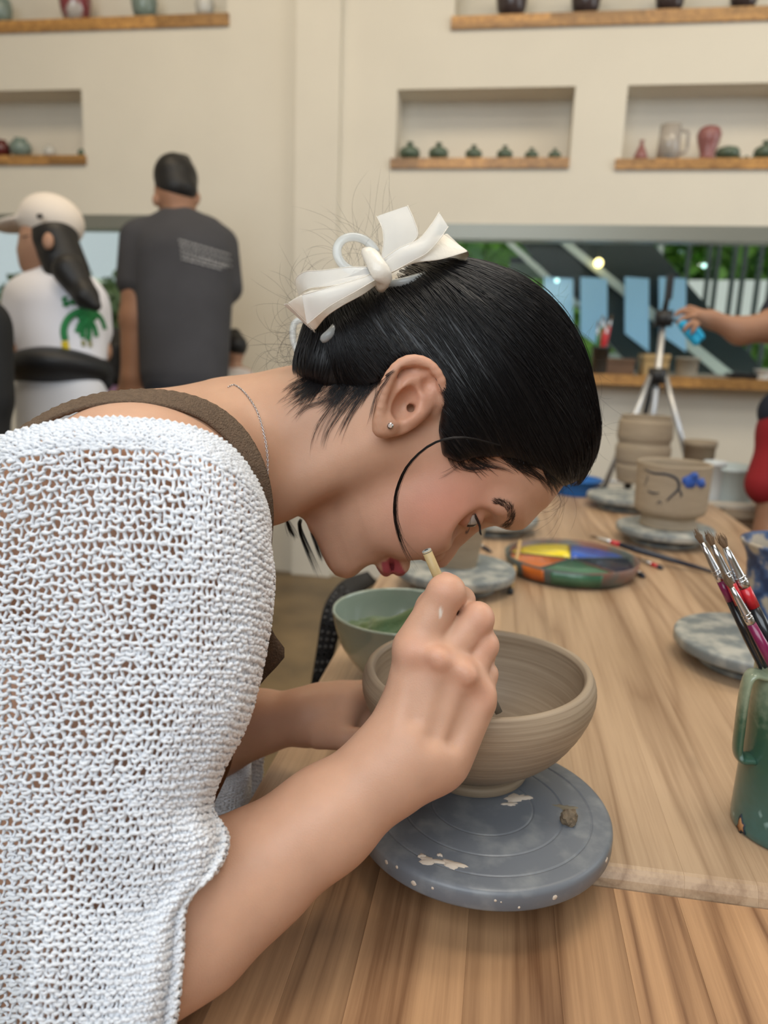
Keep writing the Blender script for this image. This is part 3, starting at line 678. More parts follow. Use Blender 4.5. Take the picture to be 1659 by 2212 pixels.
decal_line([(1398, 1060), (1410, 1065), (1425, 1065)], .0018, cc3, R3, paintk, cup)
decal_line([(1392, 1048), (1398, 1035), (1399, 1026)], .0012, cc3, R3, paintk, cup)
decal_line([(1418, 1090), (1424, 1083), (1430, 1090)], .0012, cc3, R3, paintk, cup)
decal_blob(1492, 1040, 17, 15, cc3, R3, paintb, cup, 'painted_petal', 3, -.5); decal_blob(1515, 1044, 9, 10, cc3, R3, paintb, cup, 'painted_petal', 5)
decal_blob(1500, 1028, 9, 8, cc3, R3, paintb, cup, 'painted_petal', 7)
c4 = on_z(1352, 1068, ZT+.036); wheel(c4, 'banding wheel at the far end under the tall ribbed pot', m=wheelm2, r=.10); k4 = w2px(c4)[2]/FPX
c4b = on_z(1382, 1040, ZT+.036)
rpot(c4b, ZT+.0362, [(0, 0), (50*k4, 0), (55*k4, .01), (60*k4, .04), (57*k4, .055), (62*k4, .065), (63*k4, .10), (59*k4, .115), (63*k4, .13), (62*k4, .17), (56*k4, .185), (58*k4, .19), (54*k4, .19), (55*k4, .16), (55*k4, .04), (0, .03)], 'ribbed_pot', 'tall ribbed unfired clay pot below the camera tripod', 'pot', ribs=.0006)
c5 = on_z(1066, 1112, ZT+.036); wheel(c5, 'far banding wheel half hidden by the forehead', m=wheelm2)
c6 = on_z(1632, 1377, ZT+.036); wheel(c6, 'clay smeared banding wheel right of centre, beside the paint brushes', m=wheelm2, r=.098); print('w6', w2px(c6))
c7 = on_z(1700, 1345, ZT+.036); k7 = w2px(c7)[2]/FPX
bl = bpy.data.materials.new('blue_daubed_clay'); bl.use_nodes = True; n = bl.node_tree.nodes; L = bl.node_tree.links; b = n['Principled BSDF']; b.inputs['Roughness'].default_value = .55
tc = n.new('ShaderNodeTexCoord'); tn = n.new('ShaderNodeTexNoise'); tn.inputs['Scale'].default_value = 22; tn.inputs['Detail'].default_value = 5; L.new(tc.outputs['Object'], tn.inputs[0])
cr = n.new('ShaderNodeValToRGB'); e = cr.color_ramp.elements; e[0].position = .42; e[0].color = (.012, .03, .09, 1); e[1].position = .56; e[1].color = (.42, .36, .28, 1); x = e.new(.49); x.color = (.05, .10, .22, 1)
L.new(tn.outputs[0], cr.inputs[0]); L.new(cr.outputs[0], b.inputs['Base Color'])
rpot(c7, ZT+.0362, [(0, 0), (88*k7, 0), (92*k7, .006), (92*k7, .06), (98*k7, .09), (112*k7, .108), (110*k7, .112), (104*k7, .109), (90*k7, .08), (86*k7, .02), (0, .012)], 'painted_cup', 'clay cup daubed all over with blue paint, cut by the right edge', 'cup', m=bl)
# ================================================================== PALETTE
pc = on_z(1234, 1200, ZT+.03); kp = w2px(pc)[2]/FPX; rp = 142*kp
pal = thing('paint_palette', 'round paint dish with yellow, blue, orange, green and navy wells', 'palette', (pc[0], pc[1], ZT))
palm = mat('stained_plastic', (.10, .12, .11), .4, col2=(.22, .10, .07), vscale=9, vthr=(.5, .62))
V, F = lathe([(0, 0), (rp*.86, 0), (rp*.93, .003), (rp*.98, .018), (rp, .031), (rp*.985, .032), (rp*.955, .028), (rp*.93, .012), (0, .010)], 80); mk('dish', V, F, palm, pal, world=False)
pcols = {'yellow_paint': (.80, .64, .02), 'blue_paint': (.02, .10, .48), 'orange_paint': (.58, .14, .02), 'green_paint': (.05, .16, .09), 'navy_paint': (.004, .008, .03)}
sect = [('blue_paint', 20, 85), ('yellow_paint', 88, 172), ('orange_paint', 175, 232), ('green_paint', 235, 310), ('navy_paint', 313, 377)]
for nm, a0, a1 in sect:
    rr0, rr1 = .010, rp*.925; n_ = 16; V = []; F = []
    for i in range(n_+1):
        a = D(a0+(a1-a0)*i/n_); V += [(rr0*math.cos(a), rr0*math.sin(a), .0105), (rr0*math.cos(a), rr0*math.sin(a), .0235), (rr1*.97*math.cos(a), rr1*.97*math.sin(a), .0235), (rr1*math.cos(a), rr1*math.sin(a), .0105)]
    for i in range(n_):
        for k in range(3): F.append((i*4+k, i*4+4+k, i*4+5+k, i*4+k+1))
    F += [(0, 1, 2, 3), (n_*4+3, n_*4+2, n_*4+1, n_*4)]
    mk(nm, V, F, mat(nm, pcols[nm], .3, var=.25, vscale=40, coat=.5, bump=.3, bscale=60), pal, world=False)
    a = D(a0-1.5); q = MB().box((.004, -.0010, .010), (rp*.94, .0010, .0255)); R = Matrix.Rotation(a, 3, 'Z')
    mk('divider', [np.array(R@Vector(v)) for v in q.V], q.F, palm, pal, world=False, smooth=False)
a0_ = -1.75; 
for nm, aa in (('green_paint', -100), ('green_paint', -80), ('orange_paint', -128)):
    V, F = [], []; r1 = rp*1.004
    for i in range(13):
        a = D(aa-11+22*i/12); V += [((rp*.955)*math.cos(a), (rp*.955)*math.sin(a), .006), (r1*math.cos(a), r1*math.sin(a), .028)]
    for i in range(12): F.append((2*i, 2*i+2, 2*i+3, 2*i+1))
    o = mk('paint_run', V, F, MATS[nm], pal, world=False); md = o.modifiers.new('solid', 'SOLIDIFY'); md.thickness = .002
# ================================================================== BRUSHES, STICKS
silver = mat('ferrule_metal', (.62, .63, .65), .22, metal=1); brist = mat('bristle_brown', (.20, .125, .07), .7)
bblack = mat('black_lacquer', (.012, .013, .016), .25, coat=.5); bred = mat('red_lacquer', (.55, .02, .03), .3, coat=.5); bmag = mat('magenta_lacquer', (.20, .012, .07), .3, coat=.5)
def brush(A, B, label, grip, band=None, r=.0038, tip=.011, fer=.034, taper=.55, group='paint brushes'):
    """A = bristle tip, B = handle end"""
    A = np.array(A); B = np.array(B); d = B-A; Ln = np.linalg.norm(d); d /= Ln; t = thing('paint_brush', label, 'brush', tuple(B), group=group)
    f0, f1 = A+d*tip, A+d*(tip+fer)
    MB().tube([f0, f0+d*fer*.3, f1-d*.006, f1-d*.005, f1], [r*.52, r*.72, r*.98, r*1.05, r], 14).build('ferrule', silver, t)
    for q in (.010, .007): MB().tube([f1-d*q, f1-d*(q-.001)], [r*1.08, r*1.08], 14).build('ferrule_ring', silver, t)
    b = MB(); rr = np.random.RandomState(int(abs(A[0])*1e5) % 999)
    for k in range(60):
        o_ = rr.normal(0, 1, 3); o_ -= d*(o_@d); o_ /= np.linalg.norm(o_); q = rr.uniform(0, 1)**.5
        b.tube([f0+o_*r*.45*q, f0-d*tip*.55+o_*r*.85*q, A+o_*r*.62*q*rr.uniform(.2, 1.6)+d*rr.uniform(-.002, .004)], [.00022, .0002, .00008], 4, cap=False)
    b.tube([f0, f0-d*tip*.5, A+d*tip*.12], [r*.48, r*.66, r*.2], 8)
    b.build('bristles', brist, t)
    if band:
        MB().tube([f1-d*.001, f1+d*.017], [r, r*1.08], 14).build('colour_band', band, t); h0 = f1+d*.017
    else: h0 = f1-d*.001
    s = Ln-(h0-A)@d
    MB().tube([h0, h0+d*s*.18, h0+d*s*.45, B], [r*1.02, r*1.3, r*1.15, r*taper], 14).build('handle', grip, t); return t
# green mug at the right
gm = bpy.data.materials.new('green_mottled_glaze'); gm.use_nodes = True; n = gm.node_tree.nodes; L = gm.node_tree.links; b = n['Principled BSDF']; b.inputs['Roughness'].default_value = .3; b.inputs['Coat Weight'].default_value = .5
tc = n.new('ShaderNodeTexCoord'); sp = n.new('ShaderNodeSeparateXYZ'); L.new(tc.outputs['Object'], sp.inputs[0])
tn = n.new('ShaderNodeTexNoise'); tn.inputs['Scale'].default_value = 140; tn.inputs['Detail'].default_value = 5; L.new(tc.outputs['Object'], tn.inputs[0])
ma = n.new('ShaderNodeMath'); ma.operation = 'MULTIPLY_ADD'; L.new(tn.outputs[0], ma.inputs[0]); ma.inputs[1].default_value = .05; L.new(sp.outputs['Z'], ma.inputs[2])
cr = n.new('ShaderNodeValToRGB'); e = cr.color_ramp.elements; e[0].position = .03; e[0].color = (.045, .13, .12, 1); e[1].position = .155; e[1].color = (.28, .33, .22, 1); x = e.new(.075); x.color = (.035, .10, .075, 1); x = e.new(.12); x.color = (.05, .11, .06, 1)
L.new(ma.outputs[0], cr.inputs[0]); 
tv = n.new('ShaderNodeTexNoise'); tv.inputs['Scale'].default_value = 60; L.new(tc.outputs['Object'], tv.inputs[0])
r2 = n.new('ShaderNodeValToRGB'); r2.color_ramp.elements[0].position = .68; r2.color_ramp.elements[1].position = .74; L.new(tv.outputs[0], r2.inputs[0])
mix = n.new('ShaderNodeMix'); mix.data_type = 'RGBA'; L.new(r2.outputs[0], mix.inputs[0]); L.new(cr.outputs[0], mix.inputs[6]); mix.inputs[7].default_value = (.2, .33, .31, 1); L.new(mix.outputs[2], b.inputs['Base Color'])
# base left outline at (1583,1790), rim left outline (1628,1455)
mb0 = on_z(1583, 1785, ZT); dm = .042
mc = np.array([mb0[0]+dm*1.02, mb0[1]+.006, ZT]); hm = .147
print('mug', w2px(mc), w2px(mc+np.array([-dm, 0, hm])))
mug = thing('green_mug', 'tall mottled green glazed mug with chipped base holding brushes', 'mug', tuple(mc))
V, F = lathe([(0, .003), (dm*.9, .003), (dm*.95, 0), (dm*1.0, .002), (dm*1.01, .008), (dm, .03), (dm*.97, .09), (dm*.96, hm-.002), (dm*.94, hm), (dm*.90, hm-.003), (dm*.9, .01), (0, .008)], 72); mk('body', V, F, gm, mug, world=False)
hd = np.array([-.96, -.28, 0]); hp_ = [hd*(dm*.93)+np.array([0, 0, .138]), hd*(dm+.008)+np.array([0, 0, .139]), hd*(dm+.012)+np.array([0, 0, .128]), hd*(dm+.012)+np.array([0, 0, .095]), hd*(dm+.010)+np.array([0, 0, .070]), hd*(dm*.95)+np.array([0, 0, .066])]
S = spline(hp_, 30); b = MB().tube(S, .0085, 12, flat=.0035, nrm=np.array([np.gradient(S, axis=0)[i][[2, 1, 0]]*[1, 0, -1] for i in range(30)])); mk('handle', b.V, b.F, gm, mug, world=False)
chipm = mat('bare_terracotta', (.42, .20, .08), .8); chipd = mat('chip_edge', (.03, .035, .05), .6)
for a, s in ((-118, .006), (-96, .005), (-160, .005)):
    for mm_, k, e_ in ((chipd, 1.25, .0003), (chipm, .85, .0008)):
        V = []; F = []; n_ = 14; rr = np.random.RandomState(int(-a))
        for i in range(n_):
            t_ = 2*PI*i/n_; q = s*k*(1+.2*rr.normal()); aa = D(a)+q*math.cos(t_)*.7/dm; R_ = dm*1.012+e_
            V.append((R_*math.cos(aa), R_*math.sin(aa), max(.0005, .007+q*math.sin(t_)*1.2)))
        V.append(((dm*1.012+e_)*math.cos(D(a)), (dm*1.012+e_)*math.sin(D(a)), .007)); F = [(i, (i+1) % n_, n_) for i in range(n_)]
        o = mk('glaze_chip', V, F, mm_, mug, world=False); md = o.modifiers.new('solid', 'SOLIDIFY'); md.thickness = .001
dmug = w2px(mc+np.array([0, 0, hm]))[2]
def mugbrush(tx, ty, dd_, cx, cy, zend, *a, **k):
    cr_ = on_z(cx, cy, ZT+hm)-np.array([mc[0], mc[1], 0]); rr_ = math.hypot(cr_[0], cr_[1]); f = min(1, (dm*.80)/rr_); X = np.array([mc[0]+cr_[0]*f, mc[1]+cr_[1]*f, ZT+hm])
    T = W(tx, ty, w2px(X)[2]+dd_); d = (X-T)/(T[2]-X[2]); E_ = X+d*(hm-zend); e2 = E_[:2]-mc[:2]; r2_ = np.linalg.norm(e2); lim = dm*.80
    if r2_ > lim: E_[:2] = mc[:2]+e2*lim/r2_
    return brush(T, E_, *a, **k)
mugbrush(1503, 1146, .022, 1652, 1452, .040, 'black handled brush standing leftmost in the green mug', bblack, bmag, r=.0034)
mugbrush(1527, 1150, .008, 1668, 1446, .040, 'black handled brush with a red band, second from left in the mug', bblack, bred, r=.0038)
mugbrush(1554, 1155, .002, 1738, 1440, .045, 'black brush with a bright red band, rightmost in the mug', bblack, bred, r=.0046, fer=.036)
mugbrush(1566, 1242, -.002, 1682, 1466, .050, 'magenta handled brush, the lowest tip in the green mug', bmag, None, r=.0034, fer=.034)
def onz2(px, py, h=.004): return on_z(px, py, ZT+h)
def loose(px0, py0, px1, py1, label, m1, m2, r=.004, h1=.005):
    A = onz2(px0, py0, h1); B = onz2(px1, py1, .004); return brush(A, B, label, m1, m2, r=r, fer=.03, tip=.012, group='loose brushes by the palette')
loose(1275, 1158, 1545, 1237, 'long dark brush resting across the palette rim', mat('navy_lacquer', (.015, .02, .035), .3), bred, .005, .036)
loose(1375, 1205, 1432, 1228, 'short dark brush on the table right of the palette', MATS['navy_lacquer'], bred, .0035)
loose(1360, 1226, 1392, 1246, 'stubby navy brush poking from under the palette', MATS['navy_lacquer'], None, .004)
loose(1025, 1170, 1062, 1192, 'thin dark brush behind the clay smeared wheel', MATS['navy_lacquer'], None, .003)
stickw = mat('bamboo', (.55, .36, .16), .5, var=.2, vscale=30, stretch=(4, 4, 1))
A = onz2(1103, 1278, .004); B = on_z(1124, 1166, ZT+.034); t = thing('clay_tool', 'thin bamboo modelling stick leaning on the palette edge', 'tool', tuple(A))
MB().tube([A, A*.5+B*.5, B-(B-A)*.06, B], [.0042, .0042, .0035, .001], 10).build('stick', stickw, t); MB().tube([A-(B-A)*.02, A+(B-A)*.03], .0046, 10).build('graphite_end', mat('dark_lead', (.05, .055, .06), .5), t)
# ================================================================== FAR END OF TABLE / COUNTER
tubw = mat('white_plastic', (.70, .74, .74), .3)
def pz(px, py, y, zoff=0): return on_y(px, py, y)
ct = thing('side_counter', 'low counter past the far right end of the table', 'table', (1.1, 2.25, 0))
y0c = 2.13; print('YF', YF, 'XL', XL, 'YE', YE)
cA = on_z(1525, 1098, ZT-.005)
zc = ZT-.01
MB().box((.625, y0c, zc-.025), (1.75, y0c+.24, zc)).build('top', mat('counter_top', (.40, .30, .20), .6), ct, smooth=False)
MB().box((.65, y0c+.02, 0), (1.72, y0c+.22, zc-.025)).build('body', mat('counter_side', (.30, .19, .11), .6), ct, smooth=False)
def tubpot(px, py, y, z, r, h, m, name, label, cat, lid=None):
    p = on_y(px, py, y); t = thing(name, label, cat, (p[0], y, z)); V, F = lathe([(0, 0), (r*.85, 0), (r*.88, .004), (r*.97, h*.9), (r*1.05, h*.9), (r*1.05, h), (r*.96, h), (r*.84, .008), (0, .008)], 40); mk('body', V, F, m, t, world=False)
    if lid: V, F = lathe([(0, h*.72), (r*.94, h*.72), (r*.94, h*.74), (0, h*.76)], 32); mk('clay_inside', V, F, lid, t, world=False)
    return t
yc = y0c+.13
ty = YF-.10
tubpot(1572, 1050, yc, zc, .075, .105, mat('pale_tub', (.55, .63, .62), .3), 'plastic_tub', 'pale round plastic tub of clay beside the painted cup', 'tub', lid=clayd)
tubpot(1538, 1055, yc-.04, zc, .030, .12, tubw, 'white_bottle', 'narrow white container right behind the painted cup', 'container')
tubpot(1508, 1000, yc+.03, zc, .045, .17, clayd, 'clay_pot', 'small brown clay pot behind the painted cup', 'pot')
p = on_z(1600, 1085, zc); MB().box((p[0]-.12, y0c+.004, zc), (p[0]+.12, y0c+.05, zc+.012)).build('clay_board', mat('pale_board', (.58, .52, .43), .7), smooth=False, world=True); tag(bpy.data.objects['clay_board'], 'pale flat board lying in front of the white tub', 'board')
o = bpy.data.objects['clay_board']; cbox(o, .002)
bb = on_z(1250, 1050, ZT); t = tubpot(1245, 1048, YF-.06, ZT, .07, .045, mat('blue_plastic', (.015, .13, .42), .35), 'blue_basin', 'shallow blue plastic basin at the far end of the table', 'basin')
# ------------------------------------------------------------------ on the window sill
zsl = zs+.02; ysl = YW-.04
woodb = mat('brown_box', (.13, .075, .045), .6, var=.2)
def sbox(px0, px1, pytop, m, name, label, cat, dy=.12):
    a = on_y(px0, 800, ysl); b_ = on_y(px1, 800, ysl); h = on_y((px0+px1)/2, pytop, ysl)[2]-zsl
    t = thing(name, label, cat, ((a[0]+b_[0])/2, ysl, zsl)); w_ = (b_[0]-a[0])/2
    q = MB().box((-w_, -.02, 0), (w_, dy, h*.72)); cbox(mk('body', q.V, q.F, m, t, world=False, smooth=False), .003)
    q = MB().box((-w_-.004, -.024, h*.72), (w_+.004, dy+.004, h)); cbox(mk('lid', q.V, q.F, m, t, world=False, smooth=False), .003)
    return t
sbox(1308, 1368, 774, woodb, 'wooden_box', 'dark brown wooden box on the window sill', 'box')
sbox(1388, 1442, 765, mat('tan_card', (.42, .30, .14), .6), 'cardboard_box', 'tan box on the sill behind the tripod', 'box')
sbox(1576, 1636, 806, bblack, 'phone_case', 'flat black case lying on the window sill', 'case', dy=.06)
tubpot(1481, 815, ysl, zsl, .05, .085, mat('stoneware', (.36, .35, .30), .5), 'small_cup', 'grey stoneware cup on the window sill', 'cup')
tubpot(1645, 820, ysl, zsl, .035, .045, tubw, 'white_dish', 'little white dish on the sill at the right edge', 'dish')
jar = tubpot(1293, 812, ysl, zsl, .04, .12, mat('dark_jar', (.03, .03, .028), .3), 'brush_jar', 'dark jar of brushes on the sill against the back of the hair', 'jar')
jp = np.array(wloc(jar))
for i in range(7):
    a = random.uniform(-.5, .6); bq = random.uniform(-.3, .3); A = jp+np.array([a*.10+.02, bq*.1, .22+random.uniform(0, .04)])
    t = brush(A, jp+np.array([a*.03, bq*.03, .02]), ['red handled brush leaning left in the dark sill jar', 'white handled brush in the middle of the dark sill jar', 'green handled brush in the dark sill jar', 'red handled brush upright in the dark sill jar', 'white handled brush leaning right in the dark sill jar', 'green handled brush leaning right in the dark sill jar', 'red handled brush at the back of the dark sill jar'][i], [bred, g_white, mat('green_lacquer', (.02, .2, .07), .4)][i % 3], None, r=.006, tip=.02, fer=.03, group='brushes in the sill jar')
# ------------------------------------------------------------------ tripod
tp = on_y(1418, 830, 3.05); bk = mat('black_plastic', (.02, .02, .022), .4); sil = mat('tripod_metal', (.55, .56, .58), .35, metal=.8)
tri = thing('tripod', 'silver and black camera tripod standing behind the table', 'tripod', (tp[0], 3.05, 0))
x0, y0 = tp[0], 3.05; zh = on_y(1418, 812, 3.05)[2]; zt_ = on_y(1424, 705, 3.05)[2]
MB().tube([(x0, y0, .45), (x0, y0, zt_)], .012, 12).build('centre_column', sil, tri)
MB().tube([(x0, y0, zh-.03), (x0, y0, zh+.03)], .035, 14).build('collar', bk, tri)
MB().box((x0-.03, y0-.02, zt_), (x0+.03, y0+.02, zt_+.06)).tube([(x0, y0, zt_+.05), (x0+.01, y0, zt_+.15)], .011, 8).tube([(x0, y0, zt_+.03), (x0+.09, y0-.04, zt_+.01)], .006, 8).build('head', bk, tri)
MB().box((x0-.005, y0-.015, zt_+.10), (x0+.02, y0+.01, zt_+.19)).build('phone_clamp', bk, tri, smooth=False)
for a in (-155, -20, 100):
    dx, dy = math.cos(D(a)), math.sin(D(a)); e = np.array([x0+dx*.42, y0+dy*.42, 0]); s = np.array([x0+dx*.03, y0+dy*.03, zh])
    mid = s+(e-s)*.42
    MB().tube([s, mid], .011, 8).tube([mid, s+(e-s)*.985], .008, 8).build('leg', sil if a != 100 else bk, tri); MB().tube([mid-(e-s)*.02, mid+(e-s)*.02], .017, 8).build('clamp', bk, tri)
    k = s+(e-s)*.38; MB().tube([k, (x0, y0, k[2]-.01)], .006, 6).build('brace', sil, tri); MB().tube([s+(e-s)*.97, e+np.array([0, 0, .008])], .012, 8).build('rubber_foot', bk, tri)
# ------------------------------------------------------------------ chair with dotted cover, left of table
dots = mat('dotted_black_fabric', (.012, .012, .014), .8, bump=.4, bscale=300)
ch = thing('chair', 'black chair with dotted mesh back left of the table', 'chair', (XL-.22, 1.0, 0))
def chp(px, py, y): return on_y(px, py, y)
pts = [on_y(668, 1500, 1.02), on_y(684, 1400, 1.02), on_y(700, 1310, 1.03), on_y(735, 1262, 1.10), on_y(790, 1240, 1.3)]
q = [np.array(p) for p in pts]
S = spline(q, 24); V = []; F = []
for s in S:
    for dx, dz in ((0, 0), (.03, -.012)):
        pass
inn = [on_y(700, 1500, 1.02), on_y(722, 1400, 1.02), on_y(745, 1330, 1.03), on_y(770, 1290, 1.10), on_y(810, 1262, 1.3)]
S2 = spline([np.array(p) for p in inn], 24); th = np.array([0, .02, 0])
for a, b_ in zip(S, S2): V += [a, b_, b_+th, a+th]
for i in range(23):
    for k in range(4): F.append((i*4+k, i*4+(k+1) % 4, i*4+4+(k+1) % 4, i*4+4+k))
F += [(0, 1, 2, 3), (95, 94, 93, 92)]; mk('back_rail', V, F, dots, ch)
b = MB(); i = 0
for u in np.linspace(.02, .80, 24):
    for v in (.18, .5, .82):
        a = S[int(u*23)]*(1-v)+S2[int(u*23)]*v; b.tube([a+np.array([0, -.001, 0]), a+np.array([0, -.003, 0])], .0022, 6)
o = b.build('dots', mat('grey_dots', (.10, .10, .10), .6), ch); o['kind'] = 'stuff'
cl_ = np.array(S[0]); 
MB().box((XL-.06, 1.02, .43), (XL+.34, 1.40, .47)).build('seat', dots, ch, smooth=False)
for lx in (XL-.03, XL+.30):
    for ly in (1.05, 1.36): MB().tube([(lx, ly, 0), (lx, ly, .43)], .012, 8).build('leg', bk, ch)
# ================================================================== MAIN FIGURE (camera-space metres, implicit surface)
SK = np.array([.585, .340, .228])
ZS = .595
Oh = C(1025, 895, ZS); tw = D(8)
Fv = np.array([.31*math.cos(tw), .95*math.cos(tw), math.sin(tw)]); Fv /= np.linalg.norm(Fv)
Uv = np.array([.95, -.31, 0]); Uv = Uv-Fv*(Uv@Fv); Uv /= np.linalg.norm(Uv)
Rv = np.cross(Fv, Uv); Rv *= -np.sign(Rv[2])          # toward the camera
HA = np.array([Fv, Uv, Rv])
def hp(px, py, r):
    """head-space (forward, up, right) of the picture point lying r off the mid plane"""
    c = cray(px, py); A = np.array([[Fv[0]-c[0]*Fv[2], Uv[0]-c[0]*Uv[2]], [Fv[1]-c[1]*Fv[2], Uv[1]-c[1]*Uv[2]]])
    b_ = Oh+r*Rv; s = np.linalg.solve(A, -np.array([b_[0]-c[0]*b_[2], b_[1]-c[1]*b_[2]])); return np.array([s[0], s[1], r])
def H(px, py, r): return Oh+hp(px, py, r)@HA
def H2(f, u, r): return Oh+np.array([f, u, r])@HA
# --- lofted skull and face: cross-sections along the up axis
prof_pts = [hp(x, y, 0) for x, y in [(1170, 1096), (1118, 1130), (1062, 1122), (1010, 1132), (955, 1168), (908, 1198), (876, 1206), (845, 1198), (815, 1218), (775, 1237), (745, 1237), (718, 1220), (700, 1190)]]
FU = np.array([[p[1], p[0]] for p in prof_pts]); FU = FU[np.argsort(FU[:, 0])]
umin = FU[0, 0]-.004
us = np.concatenate([[umin], FU[:, 0], [.045, .06, .07, .078, .083, .086]])
ffr = np.concatenate([[FU[0, 1]-.02], FU[:, 1], [.093*math.sqrt(1-(u/.087)**2) for u in (.045, .06, .07, .078, .083, .086)]])
print('face profile', np.round(us, 3), np.round(ffr, 3))
ub = np.array([umin, -.13, -.11, -.09, -.07, -.05, -.03, 0, .03, .05, .065, .078, .086])
fbk = np.array([ffr[0]-.012, .022, -.003, -.012, -.030, -.055, -.078, -.093, -.088, -.076, -.062, -.040, -.012])
wdt = np.array([.010, .030, .043, .0505, .056, .0615, .066, .0715, .0715, .065, .055, .040, .012])
def headfn(P):
    q = (P-Oh)@HA.T; f, u, r = q[:, 0], q[:, 1], q[:, 2]
    uc = np.clip(u, umin, .086)
    ff = np.interp(uc, us, ffr); fb = np.interp(uc, ub, fbk); w_ = np.interp(uc, ub, wdt)
    fw = fb+(ff-fb)*np.interp(uc, [-.02, .045], [.42, .5])
    a = np.where(f > fw, ff-fw, fw-fb); a = np.maximum(a, .006)
    n = np.where(f > fw, np.interp(uc, [-.01, .05], [2.25, 2.1]), 2.1)
    v = (np.abs((f-fw)/a)**n+np.abs(r/w_)**n)**(1/n)
    d = (v-1)*np.minimum(a, w_)*.85
    e = np.maximum(np.abs(u-uc)-.0, 0)
    return np.where(e > 0, np.sqrt(np.maximum(d, 0)**2+e**2), d)
head_lo = Oh-.17; head_hi = Oh+.17
B_ = []
B_.append(FN(headfn, head_lo, head_hi, k=.012))
def both(fn):
    for s in (1, -1): fn(s)
# cheeks, jaw, chin
for s in (1, -1):
    c = hp(962, 1086, .041*s); B_.append(EL(Oh+c@HA, (.024, .026, .018), HA, k=.020))
    c = hp(905, 1120, .036*s); B_.append(EL(Oh+c@HA, (.028, .032, .020), HA, k=.02))
B_.append(EL(H(742, 1206, 0), (.0115, .0125, .017), HA, k=.014))
# brow ridge
for s in (1, -1):
    a, b = hp(1106, 1108, .012*s), hp(1078, 1088, .042*s); B_.append(RC(Oh+a@HA, Oh+b@HA, .009, .007, k=.018))
# eye sockets (carved)
ec = hp(1014, 1102, .034); print('eye', ec)
for s in (1, -1):
    c = ec*[1, 1, s]; B_.append(EL(Oh+(c+[.013, -.003, .008*s])@HA, (.014, .016, .018), HA, k=.012, sub=True))
# nose
nt_ = hp(945, 1208, 0)
B_.append(RC(H(1035, 1110, 0), H(992, 1146, 0), .0085, .0070, k=.014))
B_.append(RC(H(992, 1146, 0), H(962, 1188, 0), .0068, .0066, k=.010))
B_.append(RC(H(962, 1188, 0), H(951, 1208, 0), .0066, .0072, k=.008))
for s in (1, -1):
    c = hp(934, 1196, .0115*s); B_.append(EL(Oh+c@HA, (.0065, .0085, .0055), HA, k=.007))
    c = hp(921, 1210, .0065*s); B_.append(EL(Oh+c@HA, (.0045, .0045, .0028), HA, k=.003, sub=True))
# nostril-cheek fold
c0, c1 = hp(948, 1176, .0225), hp(900, 1196, .027)
for s in (1, -1): B_.append(RC(Oh+(c0*[1, 1, s])@HA, Oh+(c1*[1, 1, s])@HA, .0016, .0016, k=.012, sub=True))
# eyes: lids as a ball, slit carved
for s in (1, -1):
    c = ec*[1, 1, s]; B_.append(EL(Oh+c@HA, (.0138, .0138, .0142), HA, k=.005))
    # upper lid fold
    a = hp(1040, 1112, .040)*[1, 1, s]; b = hp(1058, 1142, .024)*[1, 1, s]
    B_.append(RC(Oh+a@HA, Oh+b@HA, .0010, .0010, k=.004, sub=True))
slit_a = ec+.0138*np.array([.12, .05, .99]); slit_m = ec+.0140*np.array([.78, -.10, .62]); slit_b = ec+.0140*np.array([.97, -.15, -.18])
for s in (1, -1):
    for a, b, r_a, r_b in ((slit_a, slit_m, .0010, .0044), (slit_m, slit_b, .0044, .0040)):
        B_.append(RC(Oh+(a*[1, 1, s])@HA, Oh+(b*[1, 1, s])@HA, r_a, r_b, k=.0012, sub=True))
# lips
for s in (1, -1):
    a, b = hp(864, 1225, .002*s), hp(851, 1206, .019*s); m_ = hp(866, 1222, .011*s)
    B_.append(RC(Oh+a@HA, Oh+m_@HA, .0066, .0056, k=.005)); B_.append(RC(Oh+m_@HA, Oh+b@HA, .0056, .002, k=.006))
    a, b = hp(829, 1227, 0), hp(842, 1207, .019*s); m_ = hp(830, 1222, .010*s)
    B_.append(RC(Oh+a@HA, Oh+m_@HA, .0070, .0062, k=.005)); B_.append(RC(Oh+m_@HA, Oh+b@HA, .0062, .002, k=.006))
    a = hp(846, 1240, 0); m_ = hp(846, 1224, .012*s); b = hp(845, 1203, .0265*s)
    B_.append(RC(Oh+a@HA, Oh+m_@HA, .0014, .0012, k=.003, sub=True)); B_.append(RC(Oh+m_@HA, Oh+b@HA, .0012, .0008, k=.004, sub=True))
B_.append(RC(H(800, 1247, -.014), H(800, 1247, .014), .0045, .0045, k=.014, sub=True))   # hollow under the lower lip
B_.append(RC(H(900, 1218, 0), H(880, 1228, 0), .0022, .0022, k=.006, sub=True))
# neck, back, torso
B_.append(RC(H(872, 905, 0), C(640, 950, .600), .058, .0550, k=.016))
B_.append(RC(C(640, 950, .600), C(500, 972, .605), .0550, .054, k=.015))
B_.append(RC(C(500, 972, .605), C(360, 1020, .61), .054, .066, k=.02))
B_.append(RC(H(745, 1165, 0), C(715, 1080, .600), .020, .020, k=.012))
B_.append(RC(C(520, 1005, .575), C(300, 1085, .50), .048, .062, k=.02))   # near trapezius
B_.append(RC(C(300, 1085, .50), C(60, 1180, .52), .060, .060, k=.03))      # upper back
B_.append(RC(C(350, 1060, .62), C(100, 1450, .66), .072, .12, k=.03))
B_.append(RC(C(120, 1450, .66), C(-60, 2100, .70), .12, .125, k=.03))
B_.append(RC(C(300, 1115, .465), C(285, 1500, .455), .060, .052, k=.03))   # right upper arm
B_.append(RC(C(285, 1500, .450), C(262, 2080, .425), .052, .0375, k=.02))
# sternomastoid and collar hollow
B_.append(RC(H(820, 960, .052), C(600, 1085, .56), .010, .008, k=.03))
